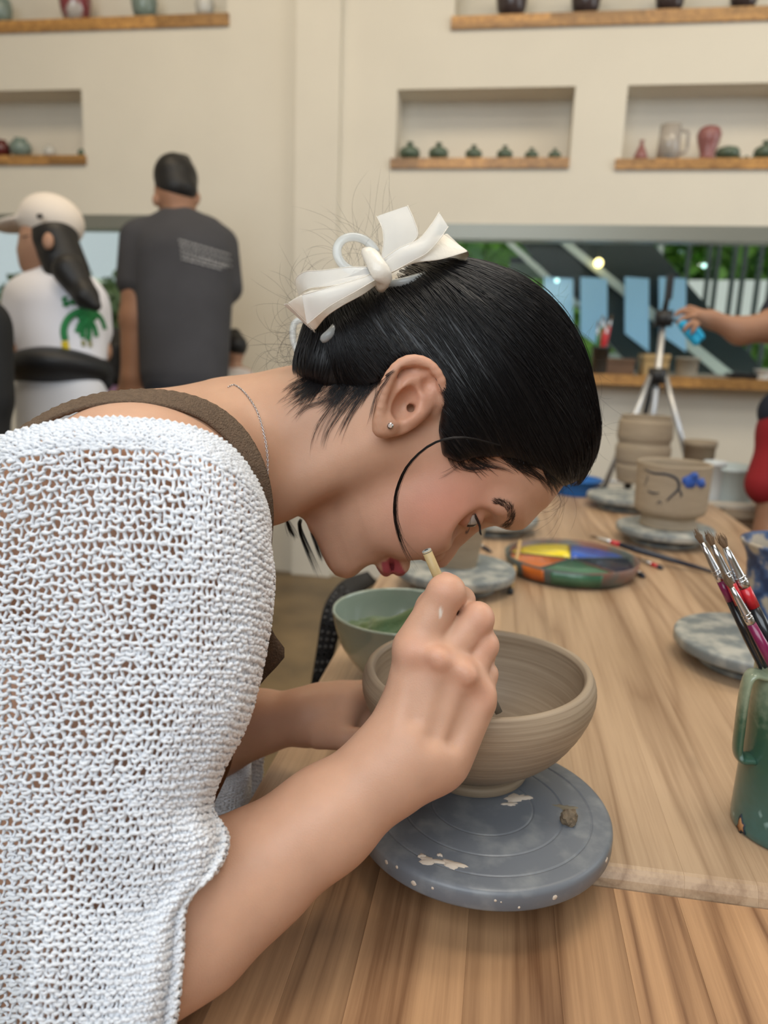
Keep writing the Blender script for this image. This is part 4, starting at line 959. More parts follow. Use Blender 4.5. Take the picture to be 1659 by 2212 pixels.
# left arm (far)
B_.append(RC(C(330, 1230, .70), C(300, 1700, .72), .05, .042, k=.02))
B_.append(RC(C(300, 1700, .72), C(555, 1560, .665), .038, .0275, k=.02))
B_.append(RC(C(555, 1560, .665), C(660, 1548, .655), .0265, .0225, k=.012))
# left hand cupping the bowl: palm, thumb above, fingers below
B_.append(RC(C(665, 1545, .655), C(735, 1532, .656), .022, .022, k=.014))
B_.append(RC(C(670, 1570, .645), C(735, 1572, .635), .014, .013, k=.012))
B_.append(RC(C(700, 1520, .664), C(785, 1500, .668), .017, .013, k=.012))
LF = [((745, 1520, .664), (805, 1510, .672), (850, 1516, .680), .0095), ((748, 1545, .656), (805, 1541, .664), (850, 1550, .672), .0095), ((742, 1565, .648), (792, 1568, .654), (830, 1580, .660), .009), ((735, 1585, .640), (775, 1592, .642), (805, 1605, .646), .0082)]
for a, b, c, r_ in LF: B_.append(RC(C(*a), C(*b), r_*1.1, r_, k=.005)); B_.append(RC(C(*b), C(*c), r_, r_*.85, k=.003))
B_.append(RC(C(690, 1590, .632), C(745, 1596, .622), .0105, .0095, k=.008)); B_.append(RC(C(745, 1596, .622), C(770, 1590, .618), .0092, .0075, k=.003))
# right forearm and hand
B_.append(RC(C(262, 2080, .425), C(410, 1988, .440), .0385, .0385, k=.02))
B_.append(RC(C(410, 1988, .440), C(553, 1880, .458), .0380, .0328, k=.02))
B_.append(RC(C(553, 1880, .458), C(700, 1772, .466), .0328, .0290, k=.02))
B_.append(RC(C(700, 1772, .466), C(848, 1655, .472), .0288, .0262, k=.02))
# carpus and back of hand : broad slab from four metacarpal rays
B_.append(RC(C(850, 1650, .475), C(905, 1585, .478), .0250, .0230, k=.02))
B_.append(RC(C(882, 1600, .478), C(905, 1420, .480), .0215, .0165, k=.016))
B_.append(RC(C(905, 1610, .474), C(946, 1440, .472), .0210, .0165, k=.016))
B_.append(RC(C(930, 1620, .476), C(998, 1472, .474), .0205, .0158, k=.016))
B_.append(RC(C(945, 1630, .480), C(1024, 1513, .483), .0195, .0145, k=.016))
B_.append(RC(C(905, 1570, .495), C(960, 1480, .500), .022, .020, k=.016))     # palm depth
# knuckles
B_.append(EL(C(893, 1408, .468), (.0085, .0085, .007), k=.010)); B_.append(EL(C(945, 1425, .4572), (.0064, .0064, .0048), k=.008))
B_.append(EL(C(1006, 1458, .4592), (.0058, .0058, .0048), k=.008)); B_.append(EL(C(1044, 1504, .471), (.0060, .0065, .005), k=.009))
for a, b in (((912, 1460, .4525), (898, 1550, .4515)), ((972, 1490, .4525), (938, 1590, .4515)), ((1022, 1520, .459), (982, 1600, .457))):
    B_.append(RC(C(*a), C(*b), .0030, .0005, k=.016, sub=True))
# index : MCP -> PIP -> DIP -> tip on the tool
B_.append(RC(C(900, 1396, .478), C(960, 1286, .476), .0150, .0118, k=.006))
B_.append(EL(C(966, 1276, .4725), (.0115, .0108, .010), k=.006))
B_.append(RC(C(966, 1281, .478), C(996, 1297, .494), .0105, .0092, k=.003)); B_.append(RC(C(996, 1297, .494), C(975, 1345, .504), .0090, .0078, k=.003))
# middle
B_.append(RC(C(953, 1424, .476), C(1027, 1341, .480), .0132, .0108, k=.0025))
B_.append(EL(C(1033, 1334, .478), (.0096, .0104, .0096), k=.004))
B_.append(RC(C(1034, 1337, .482), C(1032, 1385, .500), .0100, .0088, k=.0025)); B_.append(RC(C(1032, 1385, .500), C(990, 1400, .508), .0088, .0076, k=.0025))
# ring
B_.append(RC(C(1006, 1460, .478), C(1042, 1397, .484), .0120, .0100, k=.0022))
B_.append(EL(C(1045, 1391, .482), (.0090, .0096, .0090), k=.004))
B_.append(RC(C(1045, 1395, .486), C(1040, 1438, .502), .0094, .0082, k=.0025)); B_.append(RC(C(1040, 1438, .502), C(1005, 1440, .510), .0082, .0072, k=.0025))
# little
B_.append(RC(C(1030, 1508, .483), C(1048, 1456, .488), .0105, .0084, k=.002))
B_.append(RC(C(1048, 1456, .488), C(1047, 1495, .502), .0080, .0072, k=.0025)); B_.append(RC(C(1047, 1495, .502), C(1020, 1490, .510), .0072, .0064, k=.0025))
# thumb: leaves the side of the palm, tip pressed on the tool behind the index
B_.append(RC(C(880, 1540, .492), C(893, 1400, .508), .0165, .0130, k=.010))
B_.append(RC(C(893, 1400, .508), C(932, 1312, .508), .0120, .0105, k=.005)); B_.append(RC(C(932, 1312, .508), C(962, 1262, .500), .0100, .0085, k=.004))
# ear
for s in (1, -1):
    def E(px, py, r, s=s): q = hp(px, py, r); q[2] *= s; return Oh+q@HA
    ax_l = np.array([.075, -.138, 0]); ax_l /= np.linalg.norm(ax_l)
    l_ = ax_l@HA.T  # approx long axis in head frame is image-aligned
    long_ax = (E(918, 790, .072)-E(838, 925, .072)); long_ax /= np.linalg.norm(long_ax); rr_ = Rv*s; sh_ = np.cross(long_ax, rr_)
    B_.append(EL(E(884, 858, .0735), (.0300, .0170, .0060), [long_ax, sh_, rr_], k=.004))
    rim = [(940, 884, .062), (953, 862, .068), (955, 835, .0755), (940, 803, .0785), (918, 784, .0795), (888, 779, .0800), (860, 792, .0805), (838, 822, .0810), (826, 858, .0812), (820, 895, .0805), (822, 925, .0785)]
    rs_ = [.0040, .0036, .0038, .0038, .0038, .0040, .0040, .0040, .0038, .0042, .0058]
    S_ = spline(rim, 22); Rr = np.interp(np.linspace(0, 1, 22), np.linspace(0, 1, len(rs_)), rs_)
    for i in range(21): B_.append(RC(E(*S_[i]), E(*S_[i+1]), Rr[i], Rr[i+1], k=.0018))
    B_.append(EL(E(834, 924, .0775), (.0068, .0072, .0050), [long_ax, sh_, rr_], k=.005))                       # lobe
    B_.append(RC(E(846, 905, .0765), E(862, 838, .0775), .0052, .0042, k=.005)); B_.append(RC(E(862, 838, .0775), E(900, 812, .0765), .0042, .0036, k=.004))   # antihelix
    B_.append(RC(E(957, 866, .070), E(905, 853, .0735), .0040, .0026, k=.003))                                # crus
    B_.append(RC(E(905, 893, .0755), E(893, 902, .0750), .0042, .0036, k=.006))                               # tragus
    B_.append(EL(E(930, 872, .0655), (.010, .009, .006), [long_ax, sh_, rr_], k=.008))
    B_.append(EL(E(875, 872, .0785), (.0125, .0080, .0088), [long_ax, sh_, rr_], k=.004, sub=True))          # concha
    B_.append(EL(E(889, 882, .0715), (.0030, .0028, .0045), [long_ax, sh_, rr_], k=.002, sub=True))
    B_.append(EL(E(926, 830, .0785), (.0060, .0042, .0045), [long_ax, sh_, rr_], k=.004, sub=True))          # fossa
    B_.append(RC(E(845, 868, .0815), E(872, 803, .0815), .0016, .0022, k=.003, sub=True)); B_.append(RC(E(872, 803, .0815), E(922, 803, .0805), .0022, .0020, k=.003, sub=True))
# ---------------- colour zones
def zone(V, c, r, ax=None, p=2.0):
    q = (V-np.asarray(c)); q = q@np.asarray(ax).T if ax is not None else q
    return np.exp(-((q/np.asarray(r))**2).sum(1)**(p/2))
def skincol(V):
    Cc = np.tile(SK, (len(V), 1))
    def mixc(w_, c): nonlocal Cc; w_ = w_[:, None]; Cc = Cc*(1-w_)+np.array(c)*w_
    q = (V-Oh)@HA.T
    mixc(.60*zone(V, H(955, 1085, .055), (.030, .042, .05), HA), (.70, .27, .19))
    mixc(.45*zone(V, H(885, 850, .078), (.03, .035, .012), HA), (.72, .30, .20))
    mixc(.25*zone(V, H(945, 1215, 0), (.015, .015, .02), HA), (.62, .26, .18))
    # lips
    inl = np.zeros(len(V))
    for s in (1, -1):
        for x0, y0, x1, y1, r_ in ((866, 1229, 853, 1207, .0092), (828, 1229, 841, 1207, .0090)):
            a = Oh+(hp(x0, y0, .002*s))@HA; b = Oh+(hp(x1, y1, .018*s))@HA
            d = RC(a, b, r_, r_*.42).d(V.astype(np.float32)); inl = np.maximum(inl, np.clip((.0014-d)/.0014, 0, 1))
    hh_ = .0112*np.sqrt(np.clip(1-(q[:, 2]/.0265)**2, 0, 1)); du = q[:, 1]+.1003
    inl = np.maximum(inl, np.clip((hh_-np.abs(du+.0004))/.0012, 0, 1)*np.clip((q[:, 0]-.0868+.0*du)/.0015, 0, 1))
    mixc(inl*.92, (.40, .06, .085))
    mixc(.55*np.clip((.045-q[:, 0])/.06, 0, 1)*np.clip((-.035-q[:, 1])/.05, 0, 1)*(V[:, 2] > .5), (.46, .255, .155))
    for x, y, d_ in ((966, 1276, .465), (1046, 1338, .47), (1058, 1396, .472), (945, 1425, .455), (1008, 1460, .456), (1044, 1504, .465), (893, 1408, .462)):
        mixc(.35*zone(V, C(x, y, d_), (.012, .012, .015)), (.70, .34, .23))
    mixc(.85*zone(V, C(952, 1324, .462), (.0012, .0034, .02), p=5), (.80, .74, .66))
    mixc(.7*zone(V, C(968, 1240, .492), (.005, .0028, .01), p=4), (.78, .46, .40))
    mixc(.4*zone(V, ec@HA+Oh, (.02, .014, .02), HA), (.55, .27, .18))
    return Cc
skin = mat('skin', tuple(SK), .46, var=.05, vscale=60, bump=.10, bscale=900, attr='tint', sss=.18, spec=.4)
wsh = wloc
per = thing('person', 'woman bending over the clay bowl in a white knit top with a cream hair bow', 'person', tuple(c2w(C(250, 1500, .60))))
import time; t0 = time.time()
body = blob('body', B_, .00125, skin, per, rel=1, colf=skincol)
print('body', len(body.data.vertices), time.time()-t0)
# ------------------------------------------------------------------ ray marching onto the implicit figure
def march(pts, prims, lo=.30, hi=.75, it=60, off=0.0, fallback=None):
    pts = np.asarray(pts, float); R = np.stack([(pts[:, 0]-PW/2)/FPX, (pts[:, 1]-PH/2)/FPX, np.ones(len(pts))], 1)
    n = np.linalg.norm(R, axis=1); t = np.full(len(pts), lo)
    add = [p for p in prims]
    for _ in range(it):
        d = sdf(add, (R*t[:, None]).astype(np.float32)); t = t+np.clip(d, -.003, .03)/n*.8
    d = sdf(add, (R*t[:, None]).astype(np.float32)); hit = (np.abs(d) < .0015) & (t < hi)
    if fallback is not None: t = np.where(hit, t, fallback)
    return t-off, hit
# ------------------------------------------------------------------ eyes
eyem = mat('eye_white', (.62, .60, .58), .12, coat=.8); irism = mat('iris_dark', (.02, .012, .008), .1, coat=1)
for s in (1, -1):
    c = Oh+(ec*[1, 1, s])@HA; V, F = lathe([(0.0122*math.sin(a), -.0122*math.cos(a)) for a in np.linspace(0, PI, 21)], 28)
    V[:] = [tuple(v) for v in V]; e_ = mk('eyeball', c2w(np.array(V)+c), F, eyem, per)
    g = np.array([.93, -.28, .02*s]); g /= np.linalg.norm(g); g = g@HA; a1 = np.cross(g, [0, 0, 1.]); a1 /= np.linalg.norm(a1); a2 = np.cross(g, a1)
    V, F = lathe([(0, .0130), (.0025, .0129), (.0045, .0125), (.0060, .0108), (.0060, .009)], 24)
    V = [c+a1*v[0]+a2*v[1]+g*v[2] for v in V]; mk('iris', c2w(np.array(V)), F, irism, e_)
hairm = mat('black_hair', (.006, .005, .0055), .36, spec=.42)
hairw = mat('hair_wisp', (.016, .011, .010), .45)
def strandmesh(name, strands, radii, m, parent, n=3, kind='stuff', label=None):
    V = []; F = []; b = 0
    for P, r in zip(strands, radii):
        P = np.asarray(P); N = len(P); T = np.gradient(P, axis=0); T /= np.linalg.norm(T, axis=1)[:, None]+1e-12
        ref = np.array([.3, .5, .8]); A = np.cross(T, ref); A /= np.linalg.norm(A, axis=1)[:, None]+1e-12; Bv = np.cross(T, A)
        rr = r*np.minimum(1, np.minimum(np.linspace(.25, 5, N), np.linspace(5, .12, N)))
        for k in range(n):
            a = 2*PI*k/n; V.append(P+(A*math.cos(a)+Bv*math.sin(a))*rr[:, None])
        ii = np.arange(N-1)
        for k in range(n):
            k2 = (k+1) % n; F.append(np.stack([b+k*N+ii, b+k2*N+ii, b+k2*N+ii+1, b+k*N+ii+1], 1))
        b += n*N
    return mk(name, c2w(np.concatenate(V)), np.concatenate(F), m, parent, kind=kind, label=label)
rs = np.random.RandomState(21)
# eyebrow
ctr = spline([(1072, 1083, 0), (1090, 1088, 0), (1102, 1104, 0), (1102, 1121, 0), (1090, 1137, 0), (1066, 1147, 0)], 90)
base = []
for i in range(300):
    k = rs.randint(0, 88); c = ctr[k]; t_ = ctr[min(k+2, 89)]-ctr[k]; t_ /= np.linalg.norm(t_); nrm_ = np.array([-t_[1], t_[0], 0])
    wd = 8.5*math.sin(PI*min(1, (k+8)/100))**.5; p0 = c+nrm_*rs.uniform(-wd, wd); dr = t_*-1*rs.uniform(7, 15)+nrm_*rs.uniform(-5, 3)
    base.append([p0[:2], p0[:2]+dr[:2]*.5, p0[:2]+dr[:2]+np.array([1.5, -1.5])])
base = np.array(base); d_, hit = march(base.reshape(-1, 2), B_, lo=.50)
d_ = d_.reshape(-1, 3); hit = hit.reshape(-1, 3).all(1)
st = [np.array([C(*base[i, j], d_[i, j]-.0002-.0004*j) for j in range(3)]) for i in range(len(base)) if hit[i]]
strandmesh('eyebrow', [spline(s, 5) for s in st], [.00009]*len(st), hairw, per)
# lashes along the upper lid edge
ls = []
for i in range(46):
    u = i/45; dirr = np.array([.12+.85*min(1, u*1.6), .05-.05*u, .99-1.1*u]); dirr /= np.linalg.norm(dirr)
    r_open = .0010+.0034*min(1, u*1.6)
    p = ec+.0141*dirr+np.array([0, r_open*.95, 0]); out = dirr*.0055+np.array([.0020, -.0035, .0015*rs.uniform(-1, 1)]); ls.append(np.array([Oh+(p+out*q+np.array([0, .0016*q*q, 0]))@HA for q in (0, .35, .7, 1)]))
for i in range(26):
    u = i/25; dirr = np.array([.2+.8*min(1, u*1.6), -.05-.15*u, .95-1.0*u]); dirr /= np.linalg.norm(dirr)
    r_open = .0010+.0034*min(1, u*1.6); p = ec+.0141*dirr-np.array([0, r_open*.95, 0]); out = dirr*.003+np.array([.0005, -.0015, 0]); ls.append(np.array([Oh+(p+out*q)@HA for q in (0, .5, 1)]))
strandmesh('eyelashes', ls, [.00016]*46+[.00008]*26, hairw, per)
# upper lid line
P = [Oh+(ec+.0142*(lambda v: v/np.linalg.norm(v))(np.array([.12+.85*min(1, u*1.6), .05-.05*u, .99-1.1*u]))+np.array([0, (.0010+.0034*min(1, u*1.6))*.9, 0]))@HA for u in np.linspace(0, 1, 14)]
mk('lash_line', c2w(np.array(tube(P, .00045, 6)[0])), tube(P, .00045, 6)[1], hairw, per)
# ------------------------------------------------------------------ hair mass
def polysd(Q, poly):
    d = np.full(len(Q), 1e9); inside = np.zeros(len(Q), bool); n = len(poly)
    for i in range(n):
        a = poly[i]; b = poly[(i+1) % n]; e = b-a; w_ = Q-a; h = np.clip((w_@e)/(e@e), 0, 1); v = w_-h[:, None]*e; d = np.minimum(d, (v*v).sum(1))
        c = (a[1] > Q[:, 1]) != (b[1] > Q[:, 1]); x = (b[0]-a[0])*(Q[:, 1]-a[1])/(b[1]-a[1]+1e-12)+a[0]; inside ^= c & (Q[:, 0] < x)
    return np.where(inside, -1, 1)*np.sqrt(d)
cutp = [(1236, 1040, .01), (1206, 1048, .02), (1160, 1014, .045), (1120, 996, .055), (1078, 986, .062), (1030, 988, .066), (990, 1000, .068), (958, 985, .07), (950, 930, .072), (958, 870, .075), (940, 812, .075), (905, 778, .075), (870, 778, .075), (838, 806, .07), (800, 838, .065), (760, 852, .06), (700, 842, .055), (600, 792, .05), (480, 800, .0), (480, 1500, 0), (1500, 1500, 0), (1500, 1120, 0), (1252, 1060, 0)]
cut2 = np.array([hp(*p)[:2] for p in cutp])
def cutfn(P): q = (P-Oh)@HA[:2].T; return polysd(q, cut2)
HP = [EL(H(1012, 868, 0), (.1075, .0975, .0815), HA, k=.02),
      EL(H(1145, 955, 0), (.038, .044, .056), HA, k=.03),
      RC(H(900, 735, 0), H(765, 742, 0), .050, .041, k=.035),
      RC(H(800, 760, .01), H(700, 800, .02), .040, .022, k=.02),
      RC(H(770, 660, 0), H(840, 610, 0), .016, .014, k=.02),
      FN(cutfn, head_lo, head_hi, k=.008, sub=True)]
t0 = time.time()
hV, hQ = polygonize(HP, .0018); hV = relax(hV, hQ, 2)
hair = mk('hair', c2w(hV), hQ, hairm, per); print('hair', len(hV), time.time()-t0)
def grad(P, prims, e=.0008):
    P = P.astype(np.float32); f = sdf(prims, P); g = np.stack([sdf(prims, P+np.array(v, np.float32)*e)-f for v in np.eye(3)], 1)/e
    g /= np.linalg.norm(g, axis=1)[:, None]+1e-9; return f, g
K1, K2 = H(725, 690, .005), H(905, 605, .005)
def flow(P):
    e = K2-K1; h = np.clip(((P-K1)@e)/(e@e), 0, 1)*.75+.12; T = K1+h[:, None]*e; v = T-P; L = np.linalg.norm(v, axis=1); return v/(L[:, None]+1e-9), L
def grow(P, nst, step, offs, jit, sgn=1, prims=HP[:-1]):
    path = [P.copy()]; L0 = None; alive = np.ones(len(P), bool)
    for i in range(nst):
        f, g = grad(P, prims); v, L = flow(P); v = v+jit; v = v-g*(v*g).sum(1)[:, None]; v /= np.linalg.norm(v, axis=1)[:, None]+1e-9
        alive &= ~((L < .012) & (sgn > 0)); Pn = P+v*step*sgn; f, g = grad(Pn, prims); Pn = Pn-g*(f-offs)[:, None]
        P = np.where(alive[:, None], Pn, P+v*1e-5); path.append(P.copy())
    return np.stack(path, 1)
n_ = 3600
vis = hV[(hV-Oh)@Rv > -.045]; start = vis[rs.randint(0, len(vis), n_)]; offs = rs.uniform(.0001, .0016, n_)*np.where(rs.rand(n_) < .06, 2.2, 1)
jit = rs.normal(0, .06, (n_, 3)); fw_ = grow(start, 13, .0045, offs, jit, 1); bw = grow(start, 9, .0045, offs, jit, -1)
cutd = cutfn(bw.reshape(-1, 3)).reshape(n_, -1); cutf = cutfn(fw_.reshape(-1, 3)).reshape(n_, -1)
strands = []
for i in range(n_):
    b_ = bw[i]; k = 1
    while k < len(b_) and cutd[i, k] > -.0012: k += 1
    kf = 1
    while kf < fw_.shape[1] and cutf[i, kf] > -.0015: kf += 1
    s = np.concatenate([b_[:k][::-1], fw_[i][1:kf]])
    if len(s) > 4: strands.append(s)
strandmesh('hair_strands', strands, rs.uniform(.00013, .00030, n_), hairm, hair)
# hairline wisps over the temple, ear and nape, laid on the skin
def wisps(name, specs, m, parent, rad=.00010, prims=None, off=.0007, fb=.56):
    al = []; cnt = []
    for pts, n, spread, seed in specs:
        rr = np.random.RandomState(seed)
        for _ in range(n):
            sp = rr.normal(0, 1, 2); q = np.array([(x+sp[0]*spread*(.3+.9*i/len(pts))+rr.normal()*1.2, y+sp[1]*spread*(.3+.9*i/len(pts))+rr.normal()*1.2, 0) for i, (x, y) in enumerate(pts)])
            k = rr.uniform(.55, 1); S = spline(q, 14)[:max(5, int(14*k))]; al.append(S[:, :2]); cnt.append(len(S))
    allp = np.concatenate(al); d, hit = march(allp, prims or B_, lo=.46, fallback=-1, off=0)
    out = []; i = 0
    for n in cnt:
        dd = d[i:i+n]; pp_ = allp[i:i+n]; i += n
        if (dd < 0).all(): dd = np.full(n, fb)
        elif (dd < 0).any(): dd = np.interp(np.arange(n), np.nonzero(dd > 0)[0], dd[dd > 0])
        out.append(np.array([C(x, y, z-off-.0006*math.sin(PI*j/n)) for j, ((x, y), z) in enumerate(zip(pp_, dd))]))
    return strandmesh(name, out, [rad]*len(out), m, parent)
T_ = [  # behind the ear down the neck
    ([(850, 800), (800, 838), (760, 885), (735, 930), (722, 965)], 26, 7, 1), ([(820, 815), (770, 850), (735, 890), (705, 935), (692, 990)], 24, 8, 2),
    ([(800, 820), (745, 850), (700, 895), (672, 945), (665, 1000)], 14, 9, 3), ([(842, 812), (815, 850), (800, 900), (790, 930)], 9, 6, 4),
    ([(760, 840), (700, 865), (650, 885), (625, 915)], 16, 9, 5), ([(700, 835), (660, 850), (630, 868), (610, 885)], 30, 12, 6), ([(660, 815), (630, 840), (615, 855)], 34, 12, 7), ([(740, 845), (715, 870), (690, 890)], 26, 12, 17),
    # temple and sideburn
    ([(975, 950), (972, 985), (985, 1008), (1010, 1018)], 20, 5, 8), ([(985, 985), (1005, 1008), (1040, 1012), (1068, 1002)], 30, 7, 9), ([(1000, 975), (1040, 1002), (1085, 1012), (1120, 1030)], 22, 6, 10),
    ([(1080, 985), (1120, 1010), (1160, 1032), (1190, 1048)], 30, 6, 12), ([(1130, 1000), (1165, 1030), (1190, 1060), (1200, 1075)], 18, 7, 13),
    ([(1010, 985), (985, 1010), (950, 1030), (915, 1040)], 3, 7, 14)]
wisps('baby_hair', T_, hairw, hair, rad=.00011)
wisps('nape_fringe', [([(800, 800), (775, 838), (745, 872)], 130, 20, 31), ([(700, 810), (665, 840), (640, 862)], 170, 20, 32), ([(1010, 968), (1030, 985), (1060, 1003)], 90, 20, 33), ([(1100, 985), (1130, 1000), (1162, 1020)], 110, 16, 34), ([(1180, 1015), (1200, 1040), (1212, 1062)], 90, 12, 35), ([(985, 915), (978, 940), (976, 978)], 90, 7, 36), ([(745, 820), (722, 848), (700, 872)], 120, 22, 37)], hairm, hair, rad=.00016)
# long face lock
def freelock(name, paths, n, spread, rad, seed, parent, m=hairm):
    rr = np.random.RandomState(seed); out = []; rd = []
    for pts in paths:
        for _ in range(n):
            sp = rr.normal(0, 1, 3); q = [C(x+sp[0]*spread*(.25+i/len(pts)), y+sp[1]*spread*(.25+i/len(pts)), z+sp[2]*.0008) for i, (x, y, z) in enumerate(pts)]; S = spline(q, 26); out.append(S[:rr.randint(20, 27)]); rd.append(rad)
    return strandmesh(name, out, rd, m, parent)
lk = [(1080, 962, .512), (1000, 945, .504), (935, 958, .503), (885, 1000, .506), (860, 1050, .513), (853, 1100, .524), (860, 1150, .535), (875, 1192, .545), (898, 1230, .552)]
freelock('face_lock', [lk], 30, 3.0, .00014, 5, hair)
freelock('face_lock', [lk[:6]+[(868, 1160, .535), (895, 1215, .55), (915, 1260, .552)], lk[:6]+[(862, 1150, .535), (890, 1190, .545), (930, 1225, .55)], lk[:6]+[(863, 1145, .535), (884, 1180, .545), (905, 1205, .55)]], 5, 3.0, .0001, 6, hair, hairw)
freelock('under_chin_lock', [[(650, 1122, .645), (646, 1140, .65), (660, 1180, .655), (688, 1245, .65)], [(680, 1122, .645), (674, 1142, .65), (690, 1185, .655), (700, 1215, .65)], [(620, 1124, .645), (626, 1138, .65), (640, 1165, .655)]], 40, 5, .0002, 7, hair)
# fly-away hairs round the bow, nape and crown
rr = np.random.RandomState(12); fl = []
def curl(x, y, z, ang, ln, cv, n=16):
    P = [(x, y)]; a = ang
    for i in range(n): a += cv*(1+.6*math.sin(i*.9+x)); P.append((P[-1][0]+math.cos(a)*ln/n, P[-1][1]+math.sin(a)*ln/n))
    return np.array([C(p[0], p[1], z+.0006*i) for i, p in enumerate(P)])
for i in range(60): fl.append(curl(rr.uniform(622, 680), rr.uniform(690, 820), rr.uniform(.575, .61), PI+rr.uniform(-.9, .9), rr.uniform(60, 150), rr.uniform(-.2, .2)))
for i in range(46): fl.append(curl(rr.uniform(740, 860), rr.uniform(560, 620), rr.uniform(.58, .61), -PI/2+rr.uniform(-1.2, .7), rr.uniform(90, 230), rr.uniform(-.17, .12)))
for i in range(26): fl.append(curl(rr.uniform(640, 760), rr.uniform(640, 690), rr.uniform(.57, .60), -PI*.8+rr.uniform(-.7, .7), rr.uniform(60, 160), rr.uniform(-.15, .15)))
for i in range(50):
    a = rr.uniform(-1.9, .35); x = 1012+285*math.cos(a); y = 868+292*math.sin(a); fl.append(curl(x*.985+15, y*.985+12, rr.uniform(.585, .61), a+rr.choice([-1, 1])*rr.uniform(.8, 1.5), rr.uniform(30, 90), rr.uniform(-.10, .10)))
for i in range(22): fl.append(curl(rr.uniform(1195, 1235), rr.uniform(1040, 1075), rr.uniform(.58, .61), PI/2+rr.uniform(-.9, .9), rr.uniform(50, 130), rr.uniform(.02, .13)))
fl.append(np.array([C(841, y, .585) for y in np.linspace(570, 345, 16)]))
strandmesh('flyaway_hair', fl, [.00007]*len(fl), hairw, hair)
# ------------------------------------------------------------------ hair bow and clip
satin = mat('cream_satin', (.80, .74, .64), .30, sheen=.3, spec=.6, bump=.15, bscale=300)
organza = mat('organza', (.88, .86, .82), .5, alpha=.40)
clearp = mat('clear_plastic', (.80, .84, .84), .12, alpha=.42, coat=.6)
def zb(x, y): return 580+x/2.304, 420+y/2.304
def ribbon(name, A, B, m, parent, n=26, k=7, bulge=.0, th=.0005, wob=.0):
    """strip between two traced edges, each (x, y, depth)"""
    a = spline([C(*zb(x, y), z-.020) for x, y, z in A], n); b = spline([C(*zb(x, y), z-.022) for x, y, z in B], n); V = []; F = []
    for i in range(n):
        for j in range(k):
            t = j/(k-1); p = a[i]*(1-t)+b[i]*t; p = p+np.array([0, 0, -1])*(bulge*math.sin(PI*t)*math.sin(PI*min(1, i/(n-1)*1.0+.0)))+np.array([0, 0, 1])*wob*math.sin(i*.9+j*1.3); V.append(p)
    for i in range(n-1):
        for j in range(k-1): F.append((i*k+j, i*k+j+1, (i+1)*k+j+1, (i+1)*k+j))
    o = mk(name, c2w(np.array(V)), F, m, parent); md = o.modifiers.new('solid', 'SOLIDIFY'); md.thickness = th; md.offset = 0; sb = o.modifiers.new('sub', 'SUBSURF'); sb.levels = 1; sb.render_levels = 1
    if m is organza:
        for e_ in (a, b): MB().tube(c2w(e_), .00035, 5).build('ribbon_hem', satin, parent)
    return o
q = MB(); kn = spline([C(*zb(487, 292), .534), C(*zb(505, 300), .526), C(*zb(545, 365), .520), C(*zb(570, 415), .522), C(*zb(556, 450), .534)], 14)
q.tube(c2w(kn), [.0050, .0064, .0078, .0076, .0055], 16) if False else q.tube(c2w(kn), np.interp(np.linspace(0, 1, 14), [0, .3, .6, 1], [.0036, .0060, .0070, .0060]), 18, flat=.0042, nrm=CF)
bow = q.build('hair_bow', satin, per)
ribbon('satin_loop', [(545, 392, .552), (430, 405, .546), (290, 440, .546), (170, 495, .552), (92, 540, .565)], [(552, 440, .553), (470, 500, .545), (370, 555, .541), (290, 610, .546), (232, 680, .566)], satin, bow, bulge=.003)
ribbon('satin_loop', [(92, 540, .565), (80, 548, .580), (200, 560, .584), (400, 500, .580), (545, 400, .570)], [(232, 680, .566), (252, 700, .574), (362, 668, .568), (475, 590, .564), (565, 465, .562)], satin, bow)
ribbon('satin_loop', [(570, 340, .553), (680, 268, .548), (790, 222, .550), (872, 196, .560), ], [(600, 400, .553), (720, 345, .546), (860, 325, .548), (996, 285, .562)], satin, bow, bulge=.002)
ribbon('satin_loop', [(872, 196, .560), (885, 200, .575), (790, 260, .582), (690, 310, .580), (600, 360, .572)], [(996, 285, .562), (994, 312, .572), (945, 372, .572), (830, 400, .568), (605, 428, .562)], satin, bow)
ribbon('satin_tail', [(600, 400, .566), (700, 392, .564), (830, 392, .566)], [(590, 440, .566), (680, 430, .564), (790, 412, .566)], satin, bow)
ribbon('organza_tail', [(560, 330, .560), (572, 240, .560), (566, 170, .562), (538, 108, .566)], [(690, 262, .560), (742, 205, .562), (725, 130, .564), (692, 55, .568)], organza, bow, bulge=.002)
ribbon('organza_tail', [(560, 330, .548), (650, 268, .545), (745, 225, .545), (810, 150, .548), (850, 88, .552)], [(605, 392, .548), (720, 330, .543), (790, 290, .543), (850, 225, .546), (895, 160, .552)], organza, bow, bulge=.003)
ribbon('organza_loop', [(520, 360, .546), (400, 362, .542), (270, 378, .544), (180, 385, .552), (134, 425, .565), (150, 500, .575)], [(535, 385, .546), (420, 430, .540), (310, 455, .541), (220, 465, .548), (180, 480, .556), (152, 502, .575)], organza, bow)
ribbon('organza_loop', [(150, 500, .575), (240, 520, .570), (380, 470, .562), (530, 400, .556)], [(152, 503, .575), (250, 540, .560), (400, 510, .556), (545, 430, .554)], organza, bow)
ribbon('organza_tail', [(530, 395, .543), (400, 435, .536), (260, 475, .537), (165, 500, .545)], [(540, 420, .543), (430, 485, .535), (300, 560, .537), (190, 650, .548)], organza, bow, bulge=.002)
cl = MB(); c0 = C(*zb(440, 300), .585); pts = [c0+np.array([.0155*math.cos(a)+.002*math.sin(a), .0140*math.sin(a), .003*math.cos(a)]) for a in np.linspace(.35, PI*2-.2, 36)]
cl.tube(c2w(np.array(pts)), .0036, 10, flat=.0015, nrm=CF); clip = cl.build('claw_clip', clearp, bow)
